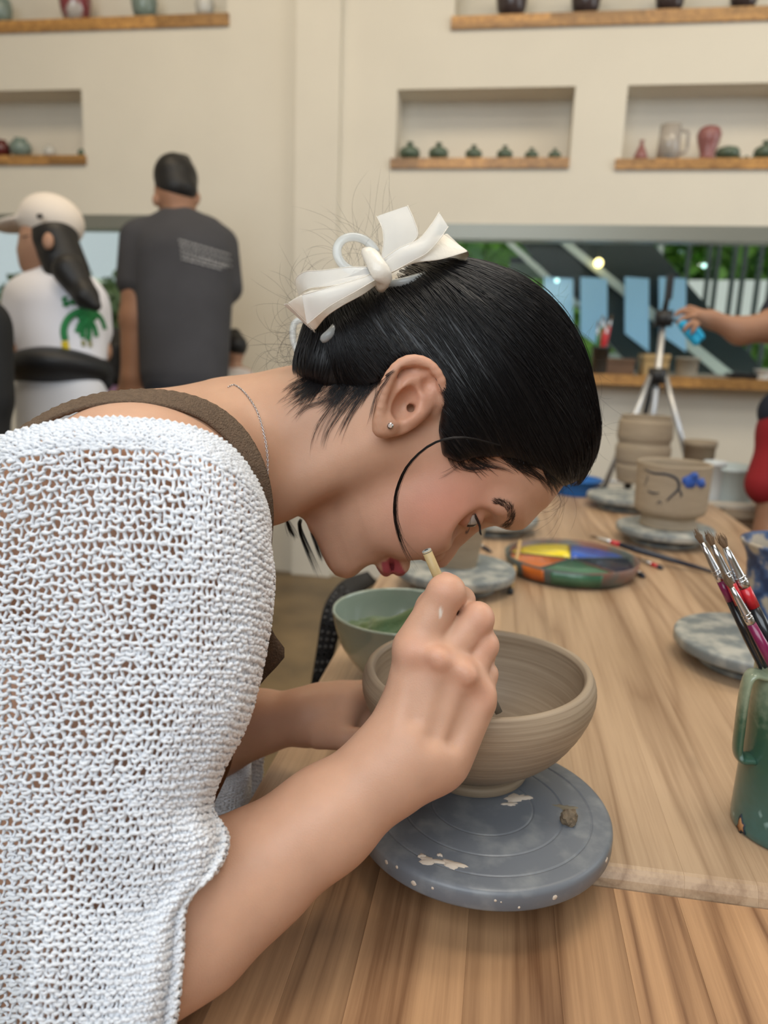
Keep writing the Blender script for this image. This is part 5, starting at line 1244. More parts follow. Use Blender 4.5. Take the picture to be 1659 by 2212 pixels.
MB().tube(c2w(spline([C(*zb(345, 640), .545), C(*zb(310, 690), .540), C(*zb(265, 730), .542)], 10)), [.003, .0032, .0034, .0035, .0036, .0037, .0038, .0038, .0034, .0022], 10).build('clip_tooth', clearp, clip)
MB().tube(c2w(spline([C(*zb(590, 450), .540), C(*zb(680, 435), .536), C(*zb(780, 405), .540)], 10)), .0034, 10).build('clip_bar', clearp, clip)
MB().tube(c2w(spline([C(*zb(190, 620), .60), C(*zb(130, 640), .60), C(*zb(122, 720), .60), C(*zb(150, 800), .60)], 12)), .0028, 8).build('clip_arm', clearp, clip)
# ------------------------------------------------------------------ earring and necklace
d, _ = march([(843, 920)], B_, lo=.46); ear_c = c2w(C(843, 920, d[0]-.0008))
q = MB().tube([c2w(C(843, 920, d[0]+.001)), c2w(C(843, 920, d[0]-.0016))], [.0018, .0022], 12); er = q.build('ear_stud', silver, per)
bm_ = bmesh.new(); bmesh.ops.create_icosphere(bm_, subdivisions=1, radius=.0017); me = bpy.data.meshes.new('crystal'); bm_.to_mesh(me); bm_.free(); me.materials.append(mat('crystal', (.95, .96, .98), .03, spec=1, metal=.6))
o = bpy.data.objects.new('crystal', me); col.objects.link(o); o.parent = er; o.location = Vector(c2w(C(843, 920, d[0]-.0022)))-Vector(wsh(per))
nk = spline([(492, 836, 0), (508, 832, 0), (532, 852, 0), (556, 890, 0), (571, 940, 0), (578, 990, 0), (577, 1040, 0), (572, 1090, 0)], 60)[:, :2]
d, hit = march(nk, B_, lo=.40, fallback=np.nan); ok = ~np.isnan(d); d = np.interp(np.arange(60), np.nonzero(ok)[0], d[ok])
path = np.array([C(x, y, z-.0011) for (x, y), z in zip(nk, d)]); sg = np.linalg.norm(np.diff(path, axis=0), axis=1); L_ = np.concatenate([[0], np.cumsum(sg)])
nl = int(L_[-1]/.00165); q = MB()
for i in range(nl):
    s0 = L_[-1]*(i+.5)/nl; p = np.array([np.interp(s0, L_, path[:, k]) for k in range(3)]); p2 = np.array([np.interp(s0+.0005, L_, path[:, k]) for k in range(3)]); T = p2-p; T /= np.linalg.norm(T)+1e-9
    sd = np.cross(T, [0, 0, 1.]); sd /= np.linalg.norm(sd); up_ = np.cross(T, sd); ww = sd if i % 2 else sd*.35+up_*.9
    q.tube(c2w(np.array([p+T*.00105*math.cos(a)+ww*.00062*math.sin(a) for a in np.linspace(0, 2*PI, 9)])), .00024, 4, cap=False)
q.build('necklace', silver, per, kind='stuff')
# ------------------------------------------------------------------ apron strap
stm = mat('brown_webbing', (.155, .100, .062), .8, var=.22, vscale=400, bump=.9, bscale=900)
sp = spline([(20, 945, .485), (75, 908, .478), (135, 879, .472), (200, 860, .468), (265, 852, .466), (335, 854, .470), (405, 868, .476), (462, 895, .482), (510, 938, .486), (543, 992, .488), (561, 1045, .492), (569, 1110, .500), (566, 1175, .512), (560, 1300, .53)], 110)
d, hit = march(sp[:, :2], B_, lo=.36, fallback=9); Z = np.minimum(sp[:, 2], d-.002)
Z = np.convolve(np.pad(Z, 6, 'edge'), np.ones(13)/13, 'valid')
ctr = np.array([C(x, y, z) for (x, y), z in zip(sp[:, :2], Z)]); T = np.gradient(ctr, axis=0); T /= np.linalg.norm(T, axis=1)[:, None]
nn = np.stack([np.interp(np.linspace(0, 1, 110), [0, .3, .6, 1], v) for v in ([-.1, 0, .25, .1], [-.75, -.80, -.35, -.1], [-.6, -.6, -.9, -1])], 1)
V = []; F = []; K = 9
for i in range(110):
    n0 = nn[i]-T[i]*(nn[i]@T[i]); n0 /= np.linalg.norm(n0); b_ = np.cross(T[i], n0)
    for j in range(K): t = j/(K-1)*2-1; V.append(ctr[i]+b_*t*(.0088-.0022*i/110)-n0*(.0008*t*t)+n0*.0004*math.sin(i*2.2+j*PI))
for i in range(109):
    for j in range(K-1): F.append((i*K+j, i*K+j+1, (i+1)*K+j+1, (i+1)*K+j))
stp = mk('apron_strap', c2w(np.array(V)), F, stm, per); md = stp.modifiers.new('solid', 'SOLIDIFY'); md.thickness = .0026
# apron bib and flap
apm = mat('brown_canvas', (.085, .05, .028), .85, var=.25, vscale=300, bump=.8, bscale=700)
def sheet(name, G, m, parent, th=.002, n=14):
    G = [[C(*p) for p in row] for row in G]; R = [spline(r, n) for r in G]; S = np.array([spline([r[j] for r in R], n) for j in range(n)])
    V = S.reshape(-1, 3); F = [(i*n+j, i*n+j+1, (i+1)*n+j+1, (i+1)*n+j) for i in range(n-1) for j in range(n-1)]
    o = mk(name, c2w(V), F, m, parent); md = o.modifiers.new('solid', 'SOLIDIFY'); md.thickness = th; return o
apb = sheet('apron', [[(540, 1280, .56), (575, 1330, .555), (582, 1360, .56)], [(530, 1380, .56), (585, 1395, .553), (617, 1412, .556)], [(510, 1460, .56), (555, 1462, .556), (570, 1470, .56)], [(470, 1600, .57), (490, 1580, .565), (505, 1560, .57)], [(430, 1700, .58), (470, 1680, .575), (500, 1640, .58)], [(400, 1800, .59), (440, 1780, .585), (470, 1720, .59)]], apm, per)
sheet('apron_pocket', [[(430, 1690, .57), (480, 1640, .566), (505, 1618, .572)], [(430, 1730, .57), (470, 1710, .566), (497, 1660, .572)], [(430, 1760, .57), (455, 1745, .566), (470, 1720, .572)]], mat('brown_leather', (.12, .045, .015), .4), per)
# ------------------------------------------------------------------ knit top
knit = mat('white_yarn', (.91, .93, .965), .85, bump=.5, bscale=1600, sheen=.3)
G = [[(-140, 1030, .500), (-40, 960, .462), (110, 914, .432), (258, 904, .425), (400, 920, .425), (498, 966, .434), (556, 1048, .452), (577, 1118, .482), (568, 1150, .520)],
     [(-145, 1075, .485), (-45, 1000, .447), (105, 958, .416), (257, 948, .407), (400, 962, .407), (503, 1005, .418), (562, 1078, .442), (581, 1140, .475), (570, 1170, .518)],
     [(-155, 1160, .465), (-55, 1095, .428), (97, 1055, .402), (255, 1045, .392), (400, 1055, .391), (505, 1090, .402), (565, 1142, .430), (580, 1182, .468), (568, 1200, .512)],
     [(-160, 1270, .450), (-60, 1225, .415), (90, 1198, .394), (250, 1190, .384), (400, 1196, .382), (506, 1210, .393), (568, 1236, .422), (589, 1256, .462), (575, 1268, .51)],
     [(-160, 1400, .445), (-60, 1380, .410), (90, 1368, .390), (250, 1362, .380), (395, 1366, .380), (500, 1372, .391), (558, 1380, .418), (574, 1390, .458), (560, 1395, .50)],
     [(-160, 1550, .442), (-60, 1540, .408), (88, 1535, .388), (245, 1530, .377), (385, 1532, .378), (475, 1536, .390), (520, 1545, .414), (535, 1550, .452), (515, 1552, .49)],
     [(-160, 1690, .442), (-60, 1684, .408), (82, 1680, .388), (235, 1675, .376), (355, 1672, .379), (430, 1668, .391), (466, 1664, .414), (480, 1662, .448), (462, 1666, .475)],
     [(-160, 1770, .442), (-60, 1765, .408), (80, 1760, .389), (228, 1755, .377), (340, 1750, .380), (405, 1748, .392), (440, 1745, .412), (456, 1742, .440), (440, 1748, .46)],
     [(-160, 1850, .444), (-60, 1848, .410), (78, 1842, .391), (222, 1838, .379), (340, 1830, .379), (420, 1820, .388), (465, 1812, .404), (489, 1808, .424), (478, 1818, .440)],
     [(-160, 1930, .447), (-60, 1930, .413), (75, 1926, .394), (215, 1922, .383), (330, 1915, .380), (400, 1900, .389), (445, 1885, .404), (470, 1872, .420), (460, 1885, .434)],
     [(-160, 2010, .450), (-60, 2010, .417), (72, 2008, .398), (205, 2006, .388), (300, 2000, .380), (352, 1985, .388), (382, 1968, .400), (402, 1950, .414), (395, 1962, .426)],
     [(-160, 2110, .455), (-60, 2110, .422), (68, 2110, .404), (195, 2110, .395), (285, 2108, .380), (340, 2100, .386), (372, 2088, .396), (391, 2076, .408), (385, 2088, .420)],
     [(-160, 2230, .462), (-60, 2232, .430), (62, 2235, .413), (185, 2238, .405), (270, 2235, .382), (325, 2225, .388), (355, 2212, .396), (376, 2200, .406), (370, 2212, .416)],
     [(-160, 2340, .470), (-60, 2345, .440), (55, 2350, .425), (165, 2352, .418), (245, 2348, .386), (290, 2340, .390), (320, 2330, .398), (340, 2320, .406), (334, 2330, .414)]]
NR, NC = 160, 110
cols_ = np.array([spline([C(*row[j]) for row in G], 400) for j in range(9)])
ar_ = np.concatenate([[0], np.cumsum(np.linalg.norm(np.diff(cols_[4], axis=0), axis=1)+.5*np.linalg.norm(np.diff(cols_[7], axis=0), axis=1))]); ar_ /= ar_[-1]
ui_ = np.interp(np.linspace(0, 1, NR), ar_, np.arange(400)); cols_ = np.array([np.stack([np.interp(ui_, np.arange(400), c[:, k]) for k in range(3)], 1) for c in cols_])           # 9 x NR x 3
SS = np.array([spline(cols_[:, i], NC) for i in range(NR)])                             # NR x NC x 3
px_ = PW/2+FPX*SS[..., 0]/SS[..., 2]; py_ = PH/2+FPX*SS[..., 1]/SS[..., 2]
sel = [p for p in B_[-400:] if not p.sub and p.hi[0] > -.40 and p.lo[0] < -.05]
sub_ = [p for p in B_ if isinstance(p, RC) and p.a[0] < -.02 and not p.sub]
gi_ = np.stack([px_[::4, ::4].ravel(), py_[::4, ::4].ravel()], 1); d, hit = march(gi_, sub_, lo=.30, fallback=9, it=40); d = d.reshape(px_[::4, ::4].shape)
def up4(A, shp):
    a = np.array([np.interp(np.arange(shp[1]), np.arange(A.shape[1])*4, r) for r in A]); return np.array([np.interp(np.arange(shp[0]), np.arange(A.shape[0])*4, c) for c in a.T]).T
d = np.where(d > 5, 9, d); dp = np.pad(d, 2, 'edge'); d = np.min([dp[i:i+d.shape[0], j:j+d.shape[1]] for i in range(5) for j in range(5)], 0)
dd = up4(d, (NR, NC)); Zn = np.minimum(SS[..., 2], np.maximum(dd-.009, .30)); Zn[:, -14:] = SS[:, -14:, 2]
kz = np.ones(9)/9; Zn = np.array([np.convolve(np.pad(c, 4, 'edge'), kz, 'valid') for c in Zn.T]).T; Zn = np.array([np.convolve(np.pad(c, 3, 'edge'), np.ones(7)/7, 'valid') for c in Zn])
# folds: slow ripples toward the cuff
ii, jj = np.meshgrid(np.arange(NR)/NR, np.arange(NC)/NC, indexing='ij')
Zn = Zn+.0035*np.sin(jj*17+ii*9)*np.clip((ii-.55)*3, 0, 1)*np.sin(PI*np.clip(jj*1.1, 0, 1))+.0012*np.sin(jj*31+ii*5)
SS = SS*(Zn/SS[..., 2])[..., None]
dU = np.gradient(SS, axis=0); dV = np.gradient(SS, axis=1); NN = np.cross(dU, dV); NN /= np.linalg.norm(NN, axis=2)[..., None]+1e-12
if NN[60, 50, 2] > 0: NN = -NN
def samp(A, u, v):
    x = np.clip(u*(NR-1), 0, NR-1.001); y = np.clip(v*(NC-1), 0, NC-1.001); i = x.astype(int); j = y.astype(int); a = (x-i)[..., None]; b = (y-j)[..., None]
    return A[i, j]*(1-a)*(1-b)+A[i+1, j]*a*(1-b)+A[i, j+1]*(1-a)*b+A[i+1, j+1]*a*b
def yarn(name, u0, u1, rows, cols, amp, lx, rad, parent, S=SS, N=NN, v0=0.0, v1=1.0, per_=12, ns=5, fuzz=.3, zamp=.0011, seed=3, m=knit):
    rr = np.random.RandomState(seed); V = []; F = []; b = 0; dr = (u1-u0)/rows; tt = np.arange(cols*per_+1)/per_*2*PI
    hx = rr.normal(0, 1, (rows+2, cols+2)); hy = rr.normal(0, 1, (rows+2, cols+2))
    for r in range(rows):
        ci = np.clip(tt/(2*PI), 0, cols-.001); k = ci.astype(int); f = ci-k; jx = (hx[r, k]*(1-f)+hx[r, k+1]*f)*.16; jy = (hy[r, k]*(1-f)+hy[r, k+1]*f)*.14
        v = v0+(v1-v0)*(ci+lx*np.sin(2*tt)+jx)/cols; u = u0+dr*(r+.5+amp*np.cos(tt)+jy)
        P = samp(S, u, v); Nm = samp(N, u, v); P = P+Nm*(zamp*np.cos(2*tt)+rr.normal(0, .00018, len(tt)))[:, None]
        T = np.gradient(P, axis=0); T /= np.linalg.norm(T, axis=1)[:, None]+1e-12; A = np.cross(T, Nm); A /= np.linalg.norm(A, axis=1)[:, None]+1e-12; Bn = np.cross(T, A)
        rad_ = rad*(1+fuzz*rr.normal(0, .6, len(tt)))
        n = len(tt)
        for q in range(ns): a = 2*PI*q/ns; V.append(P+(A*math.cos(a)+Bn*math.sin(a))*rad_[:, None])
        ix = np.arange(n-1)
        for q in range(ns): q2 = (q+1) % ns; F.append(np.stack([b+q*n+ix, b+q2*n+ix, b+q2*n+ix+1, b+q*n+ix+1], 1))
        b += ns*n
    return mk(name, c2w(np.concatenate(V)), np.concatenate(F), m, parent, kind='stuff')
t0 = time.time()
top = yarn('knit_top', .052, 1.0, 68, 42, .70, .20, .00100, per, ns=6, per_=14)
yarn('knit_collar', -.002, .064, 9, 70, .9, .24, .00100, top, ns=5, per_=8, zamp=.0010, seed=5)
# cuff roll along the sleeve opening
u_ = np.linspace(.0, 1, 330); rr = np.random.RandomState(4)
edge = samp(SS, u_, np.full(330, .945)); edN = samp(NN, u_, np.full(330, .945)); cuff = []
yarn('knit_edge', .0, 1.0, 200, 5, .9, .22, .00068, top, v0=.86, v1=1.0, per_=8, seed=9)
# far sleeve hanging behind the left forearm
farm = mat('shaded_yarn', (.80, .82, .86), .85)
def fargrid(G, nr=40, nc=30):
    c = np.array([spline([C(*row[j]) for row in G], nr) for j in range(len(G[0]))]); return np.array([spline(c[:, i], nc) for i in range(nr)])
FS = fargrid([[(440, 1540, .70), (490, 1545, .675), (530, 1550, .68), (545, 1552, .70)], [(430, 1640, .70), (485, 1640, .675), (528, 1640, .68), (540, 1640, .70)], [(420, 1720, .70), (480, 1715, .675), (527, 1700, .68), (540, 1700, .70)], [(410, 1800, .71), (470, 1795, .685), (520, 1770, .69), (540, 1770, .71)]])
def fillS(S):
    a = np.gradient(S, axis=0); b = np.gradient(S, axis=1); n = np.cross(a, b); n /= np.linalg.norm(n, axis=2)[..., None]+1e-12; return n if n[20, 15, 2] < 0 else -n
def far(name, S, rows, cols, rad, m):
    global NR, NC
    o_ = (NR, NC); NR, NC = S.shape[:2]; r = yarn(name, 0, 1, rows, cols, .7, .2, rad, per, S=S, N=fillS(S), per_=8, m=m, seed=11); NR, NC = o_; return r
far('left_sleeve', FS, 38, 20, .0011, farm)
FS2 = fargrid([[(530, 1615, .72), (550, 1612, .715), (570, 1620, .72)], [(528, 1690, .72), (545, 1690, .715), (566, 1690, .72)], [(515, 1760, .72), (530, 1762, .715), (548, 1765, .72)], [(505, 1800, .73), (515, 1800, .725), (530, 1800, .73)]])
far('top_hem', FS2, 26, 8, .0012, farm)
sheet('trousers', [[(380, 1720, .74), (450, 1740, .72), (530, 1745, .73)], [(360, 1820, .75), (440, 1830, .72), (520, 1830, .73)], [(300, 2000, .76), (400, 2000, .73), (480, 2000, .74)]], mat('dark_denim', (.02, .025, .035), .8), per, th=.01)
print('knit', time.time()-t0)
# ------------------------------------------------------------------ carving tool
tl = thing('carving_tool', 'bamboo handled carving tool held in her right hand over the bowl', 'tool', tuple(W(1072, 1528, .500)))
A = W(921, 1188, .492); Bp = W(1040, 1462, .510); Cc = W(1078, 1540, .520); dT = (Bp-A)/np.linalg.norm(Bp-A)
MB().tube([A+dT*.0006, A+dT*.02, Bp-dT*.03, Bp], [.0033, .0034, .0034, .0030], 16).build('handle', mat('pale_bamboo', (.50, .36, .17), .45, var=.2, vscale=60), tl)
MB().tube([A, A+dT*.0016], [.0031, .0034], 16).build('handle_end', mat('clay_caked_end', (.36, .36, .33), .8, bump=.6, bscale=600), tl)
MB().tube([A-dT*.0002, A+dT*.0004], [.0014, .0014], 10).build('handle_bore', mat('dark_bore', (.06, .06, .055), .9), tl)
MB().tube([Bp-dT*.004, Bp*.3+Cc*.7, Cc], [.0024, .0028, .0026], 12, flat=.0010, nrm=CF).build('blade', mat('grey_steel_blade', (.20, .20, .18), .4, metal=.5), tl)
# ================================================================== BACKGROUND PEOPLE
def fpy(px, d): return 1106+FPX*((CAMZ/d-math.sin(pit))/math.cos(pit))+(px-829)*.035
def kd(d): return d/FPX
def rc(x0, y0, x1, y1, d0, r0_, r1_, d1=None, k=.03):
    d1 = d1 or d0; return RC(C(x0, y0, d0), C(x1, y1, d1), r0_*kd(d0), r1_*kd(d1), k=k)
def el(x, y, d, rx, ry, rz, k=.03, sub=False, rot=0):
    c, s = math.cos(rot), math.sin(rot); return EL(C(x, y, d), (rx*kd(d), ry*kd(d), rz*kd(d)), [[c, s, 0], [-s, c, 0], [0, 0, 1]], k=k, sub=sub)
SKB = mat('skin_background', (.40, .22, .14), .55, sss=.1); SKD = mat('skin_warm', (.34, .175, .105), .55, sss=.1)
hb = mat('hair_background', (.010, .009, .009), .5)
def hand(px, py, d, ang, L=.085, s=1, k=.01, side=1):
    """five separate slightly curled fingers rooted in a palm; ang = picture direction of the fingers"""
    o = C(px, py, d); f = np.array([math.cos(ang), math.sin(ang), 0]); n = np.array([-f[1], f[0], 0])*side; z = np.array([0, 0, 1.]); out = [RC(o, o+f*L*s, .030*s, .034*s, k=.03), RC(o+n*.018*s, o+f*L*s+n*.02*s, .016*s, .015*s, k=.02)]
    for i, ln in enumerate((.068, .076, .070, .055)):
        b = o+f*L*.95*s+n*(.030-.020*i)*s; m_ = b+f*ln*.5*s+z*.006; e = b+f*ln*.92*s+z*.022; out += [RC(b, m_, .0095*s, .009*s, k=.008), RC(m_, e, .009*s, .0075*s, k=.004)]
    b = o+f*.02*s+n*.034*s; m_ = b+f*.035*s+n*.016*s; out += [RC(b, m_, .013*s, .011*s, k=.012), RC(m_, m_+f*.032*s+z*.004, .011*s, .009*s, k=.005)]
    return out
def proj_tubes(name, lines, prims, m, parent, rad, lo, hi, off=.002, kind=None):
    q = MB()
    for pts in lines:
        S = spline([(x, y, 0) for x, y in pts], max(6, len(pts)*5))[:, :2]; d, hit = march(S, prims, lo=lo, hi=hi, fallback=np.nan, it=50)
        if np.isnan(d).all(): continue
        ok = ~np.isnan(d); d = np.interp(np.arange(len(d)), np.nonzero(ok)[0], d[ok]); q.tube(c2w(np.array([C(x, y, z-off) for (x, y), z in zip(S, d)])), rad, 6, flat=.0015, nrm=CF)
    return q.build(name, m, parent, kind=kind)
FLOORY = lambda d: (lambda p: p)(w2px(np.array([0, 0, 0])+np.array([0, d, 0]))[1])
def foot(x, d, k=.02): pass
# --- man in the grey shirt
dm_ = 2.85; pm = thing('person', 'man in a charcoal T-shirt seen from behind, grey lettering on the back', 'person', tuple(c2w(C(400, 1350, dm_))))
yb = fpy(390, dm_)+2
mb_ = [el(380, 400, dm_, 42, 60, 50), el(378, 428, dm_, 40, 36, 40), rc(384, 430, 388, 490, dm_, 33, 38), rc(330, 505, 450, 505, dm_, 36, 36), rc(390, 560, 395, 800, dm_, 55, 55),
       rc(300, 525, 292, 690, dm_, 36, 31), rc(292, 690, 285, 815, dm_, 31, 23), el(425, 428, dm_, 8, 15, 7, k=.01), el(336, 432, dm_-.05, 7, 14, 8, k=.01),
       rc(462, 525, 470, 680, dm_+.08, 34, 26), rc(470, 680, 440, 760, dm_+.08, 26, 20, d1=dm_+.38),
       rc(355, 860, 350, 1120, dm_, 48, 34), rc(350, 1120, 350, yb-20, dm_, 32, 22), rc(430, 860, 432, 1120, dm_, 48, 34), rc(432, 1120, 432, yb-20, dm_, 32, 22)]
mb_ += hand(285, 815, dm_, PI/2, s=1.0)
blob('body', mb_, .007, SKD, pm)
hm_ = [el(380, 384, dm_, 49, 48, 56, k=.02), FN(lambda P: (P@np.array([.10, 1, -.0]))-(C(380, 424, dm_)@np.array([.10, 1, 0])), C(200, 300, dm_)-.1, C(600, 500, dm_)+.1, k=.02, sub=True)]
hm_ = [el(380, 384, dm_, 46, 49, 54, k=.02), el(382, 408, dm_-.025, 44, 34, 40, k=.02), rc(400, 345, 365, 345, dm_, 10, 9, k=.02)]
blob('hair', hm_, .006, hb, pm)
shm = mat('charcoal_cotton', (.052, .052, .060), .85, var=.10, vscale=9, bump=.3, bscale=14)
sh_ = [rc(335, 512, 445, 512, dm_, 42, 42), rc(376, 486, 396, 486, dm_-.01, 38, 38, k=.05), rc(372, 560, 370, 800, dm_, 78, 66, k=.05), rc(425, 560, 422, 810, dm_, 80, 70, k=.05), rc(303, 520, 292, 610, dm_, 44, 40, k=.03), rc(475, 530, 488, 620, dm_+.06, 40, 36, k=.03),
       EL(C(405, 838, dm_), (95*kd(dm_), 20*kd(dm_), 60*kd(dm_)), k=.02)]
fold = [rc(430, 620, 420, 780, dm_-.235, 4, 4, k=.04), rc(460, 640, 450, 790, dm_-.225, 4, 4, k=.04), rc(395, 600, 400, 760, dm_-.24, 4, 4, k=.04)]
for f_ in fold: f_.sub = True
shirt = blob('t_shirt', sh_+fold, .006, shm, pm)
trm = mat('dark_trousers', (.012, .014, .022), .8)
blob('trousers', [rc(372, 845, 352, 1120, dm_, 60, 44, k=.05), rc(352, 1120, 350, yb-45, dm_, 42, 32), rc(430, 845, 432, 1120, dm_, 60, 44, k=.05), rc(432, 1120, 432, yb-45, dm_, 42, 32)], .009, trm, pm)
for x in (350, 432): blob('shoe', [rc(x, yb-14, x, yb-10, dm_-.06, 24, 26, d1=dm_+.10, k=.02)], .008, trm, pm)
ln_ = []; rr = np.random.RandomState(5)
for i, (x0, y0, x1, y1) in enumerate([(386, 519, 497, 551), (388, 529, 499, 563), (390, 540, 500, 575), (391, 550, 490, 577), (392, 559, 480, 582)]):
    x = x0
    while x < x1:
        w_ = rr.uniform(4, 12); a, b = (x-x0)/(x1-x0), min(1, (x+w_-x0)/(x1-x0)); ln_.append([(x, y0+(y1-y0)*a), (x0+(x1-x0)*b, y0+(y1-y0)*b)]); x += w_+2.5
proj_tubes('shirt_lettering', ln_, sh_, mat('grey_print', (.30, .30, .31), .8), shirt, .0045, 2.4, 3.1, kind='stuff')
# --- woman in the white cap
dw = 2.4; pw_ = thing('person', 'woman in a cream cap and white T-shirt with a palm print, black belt bag', 'person', tuple(c2w(C(120, 1400, dw))))
wb = [el(92, 525, dw, 47, 62, 48), el(70, 560, dw, 26, 34, 30), el(46, 540, dw, 7, 13, 7, k=.02), el(52, 563, dw, 6, 5, 8, k=.015), el(60, 577, dw, 12, 9, 12, k=.02), rc(100, 560, 118, 620, dw, 27, 30), rc(70, 640, 165, 640, dw, 32, 32), rc(120, 670, 130, 800, dw, 62, 60),
      rc(48, 660, 28, 760, dw-.05, 30, 24), rc(28, 760, -20, 720, dw-.05, 22, 16, d1=dw+.1), rc(205, 660, 215, 760, dw+.05, 26, 22), rc(215, 760, 150, 790, dw+.05, 20, 15, d1=dw+.25), EL(C(104, 521, dw-.115), (.018, .028, .012), k=.01)]
wb += hand(-20, 720, dw+.1, PI*1.15, s=.9)
blob('body', wb, .006, SKB, pw_)
blob('eyebrow', [rc(48, 512, 66, 508, dw-.070, 1.5, 1.5)], .002, hb, pw_); blob('lips', [el(53, 568, dw-.005, 6, 4, 14)], .003, mat('lips_background', (.35, .10, .09), .4), pw_)
blob('hair', [el(108, 520, dw+.005, 44, 56, 50, k=.02), rc(122, 520, 150, 585, dw-.03, 44, 42), rc(118, 560, 120, 590, dw-.05, 26, 22), rc(150, 585, 186, 640, dw-.13, 36, 26), rc(186, 640, 206, 660, dw-.15, 22, 13), FN(lambda P: P[:, 0]-C(84, 0, dw)[0], C(-60, 400, dw)-.1, C(300, 700, dw)+.1, k=.01, sub=True) if False else rc(100, 480, 130, 490, dw, 40, 40)], .006, hb, pw_)
capm = mat('cream_cap', (.74, .66, .58), .8)
cap = blob('cap', [el(112, 478, dw, 68, 56, 62, k=.02, rot=.25), EL(C(38, 486, dw), (52*kd(dw), 8*kd(dw), 40*kd(dw)), [[.98, -.17, 0], [.17, .98, 0], [0, 0, 1]], k=.02), FN(lambda P: (C(110, 512, dw)@np.array([-.42, -1, 0]))-(P@np.array([-.42, -1, 0])), C(-80, 380, dw)-.1, C(230, 600, dw)+.1, k=.008, sub=True) if False else el(100, 520, dw, 5, 5, 5)], .005, capm, pw_)
MB().tube([c2w(C(82, 467, dw-.115)), c2w(C(90, 467, dw-.118))], .007, 8).build('cap_badge', hb, cap)
whm = mat('white_cotton', (.78, .78, .84), .85)
ws = [rc(75, 632, 175, 634, dw, 38, 36), rc(118, 600, 124, 600, dw, 32, 32, k=.02), rc(105, 670, 112, 790, dw, 78, 70, k=.05), rc(160, 670, 158, 790, dw, 72, 68, k=.05), rc(52, 648, 38, 722, dw-.03, 42, 40, k=.03), rc(198, 655, 208, 715, dw+.05, 34, 32, k=.03)]
tee = blob('t_shirt', ws, .006, whm, pw_)
gp = mat('green_print', (.02, .22, .06), .7); yp = mat('yellow_print', (.65, .50, .02), .7)
proj_tubes('printed_arc', [[(140, 735), (137, 715), (142, 695), (155, 680), (175, 672), (200, 676), (216, 690), (224, 712)]], ws, gp, tee, .012, 1.9, 2.6)
proj_tubes('printed_arc', [[(139, 737), (142, 755), (150, 772)]], ws, yp, tee, .012, 1.9, 2.6)
proj_tubes('printed_palm', [[(186, 690), (172, 700), (165, 718)], [(186, 690), (178, 708), (176, 730)], [(186, 690), (190, 710), (188, 735)], [(186, 690), (200, 705), (206, 728)], [(186, 690), (180, 684), (168, 688)], [(186, 690), (196, 685), (206, 692)]], ws, gp, tee, .012, 1.9, 2.6, kind='stuff')
proj_tubes('printed_palm_trunk', [[(178, 735), (180, 748)], [(192, 735), (194, 750)]], ws, mat('olive_print', (.28, .27, .12), .8), tee, .008, 1.9, 2.6, kind='stuff')
proj_tubes('printed_script', [[(146, 642), (137, 645), (138, 651), (146, 653), (145, 659), (135, 659)], [(150, 655), (155, 650), (158, 657), (163, 650), (166, 657)], [(169, 645), (169, 658)], [(173, 650), (174, 658), (180, 656), (182, 648)]], ws, gp, tee, .005, 1.9, 2.6, kind='stuff')
blob('belt_bag', [el(130, 800, dw, 110, 46, 116, k=.02), rc(215, 800, 228, 830, dw+.02, 20, 14)], .007, mat('black_nylon', (.012, .013, .016), .5), pw_)
wtm = mat('white_linen', (.72, .73, .78), .85)
blob('trousers', [rc(105, 850, 100, 1150, dw, 66, 48, k=.05), rc(100, 1150, 100, 1470, dw, 46, 36), rc(165, 850, 168, 1150, dw, 64, 48, k=.05), rc(168, 1150, 168, 1470, dw, 46, 36)], .009, wtm, pw_)
for x in (100, 168): blob('shoe', [rc(x, fpy(x, dw)-24, x, fpy(x, dw)-24, dw-.06, 24, 26, d1=dw+.10, k=.02)], .008, whm, pw_)
# --- person in black at the left edge
dk = 2.0; pk = thing('person', 'person in black clothes mostly outside the left edge of the photo', 'person', tuple(c2w(C(-60, 1500, dk))))
blob('body', [el(-90, 520, dk, 58, 76, 58), rc(-90, 560, -85, 630, dk, 34, 36), rc(-150, 660, -40, 670, dk, 44, 40), rc(-30, 690, -20, 800, dk, 34, 28), rc(-20, 800, -40, 900, dk, 26, 20), rc(-120, 1250, -120, 1600, dk, 44, 30), rc(-50, 1250, -50, 1600, dk, 44, 30)]+hand(-40, 900, dk, PI/2), .009, SKB, pk)
blob('hair', [el(-92, 505, dk, 66, 72, 64)], .009, hb, pk)
blob('clothes', [rc(-150, 680, -50, 690, dk, 56, 52), rc(-110, 740, -110, 1200, dk, 84, 96, k=.06), rc(-70, 740, -70, 1100, dk, 76, 90, k=.06), rc(-28, 700, -20, 860, dk, 44, 44, k=.04)], .010, mat('black_cotton', (.010, .011, .013), .8), pk)
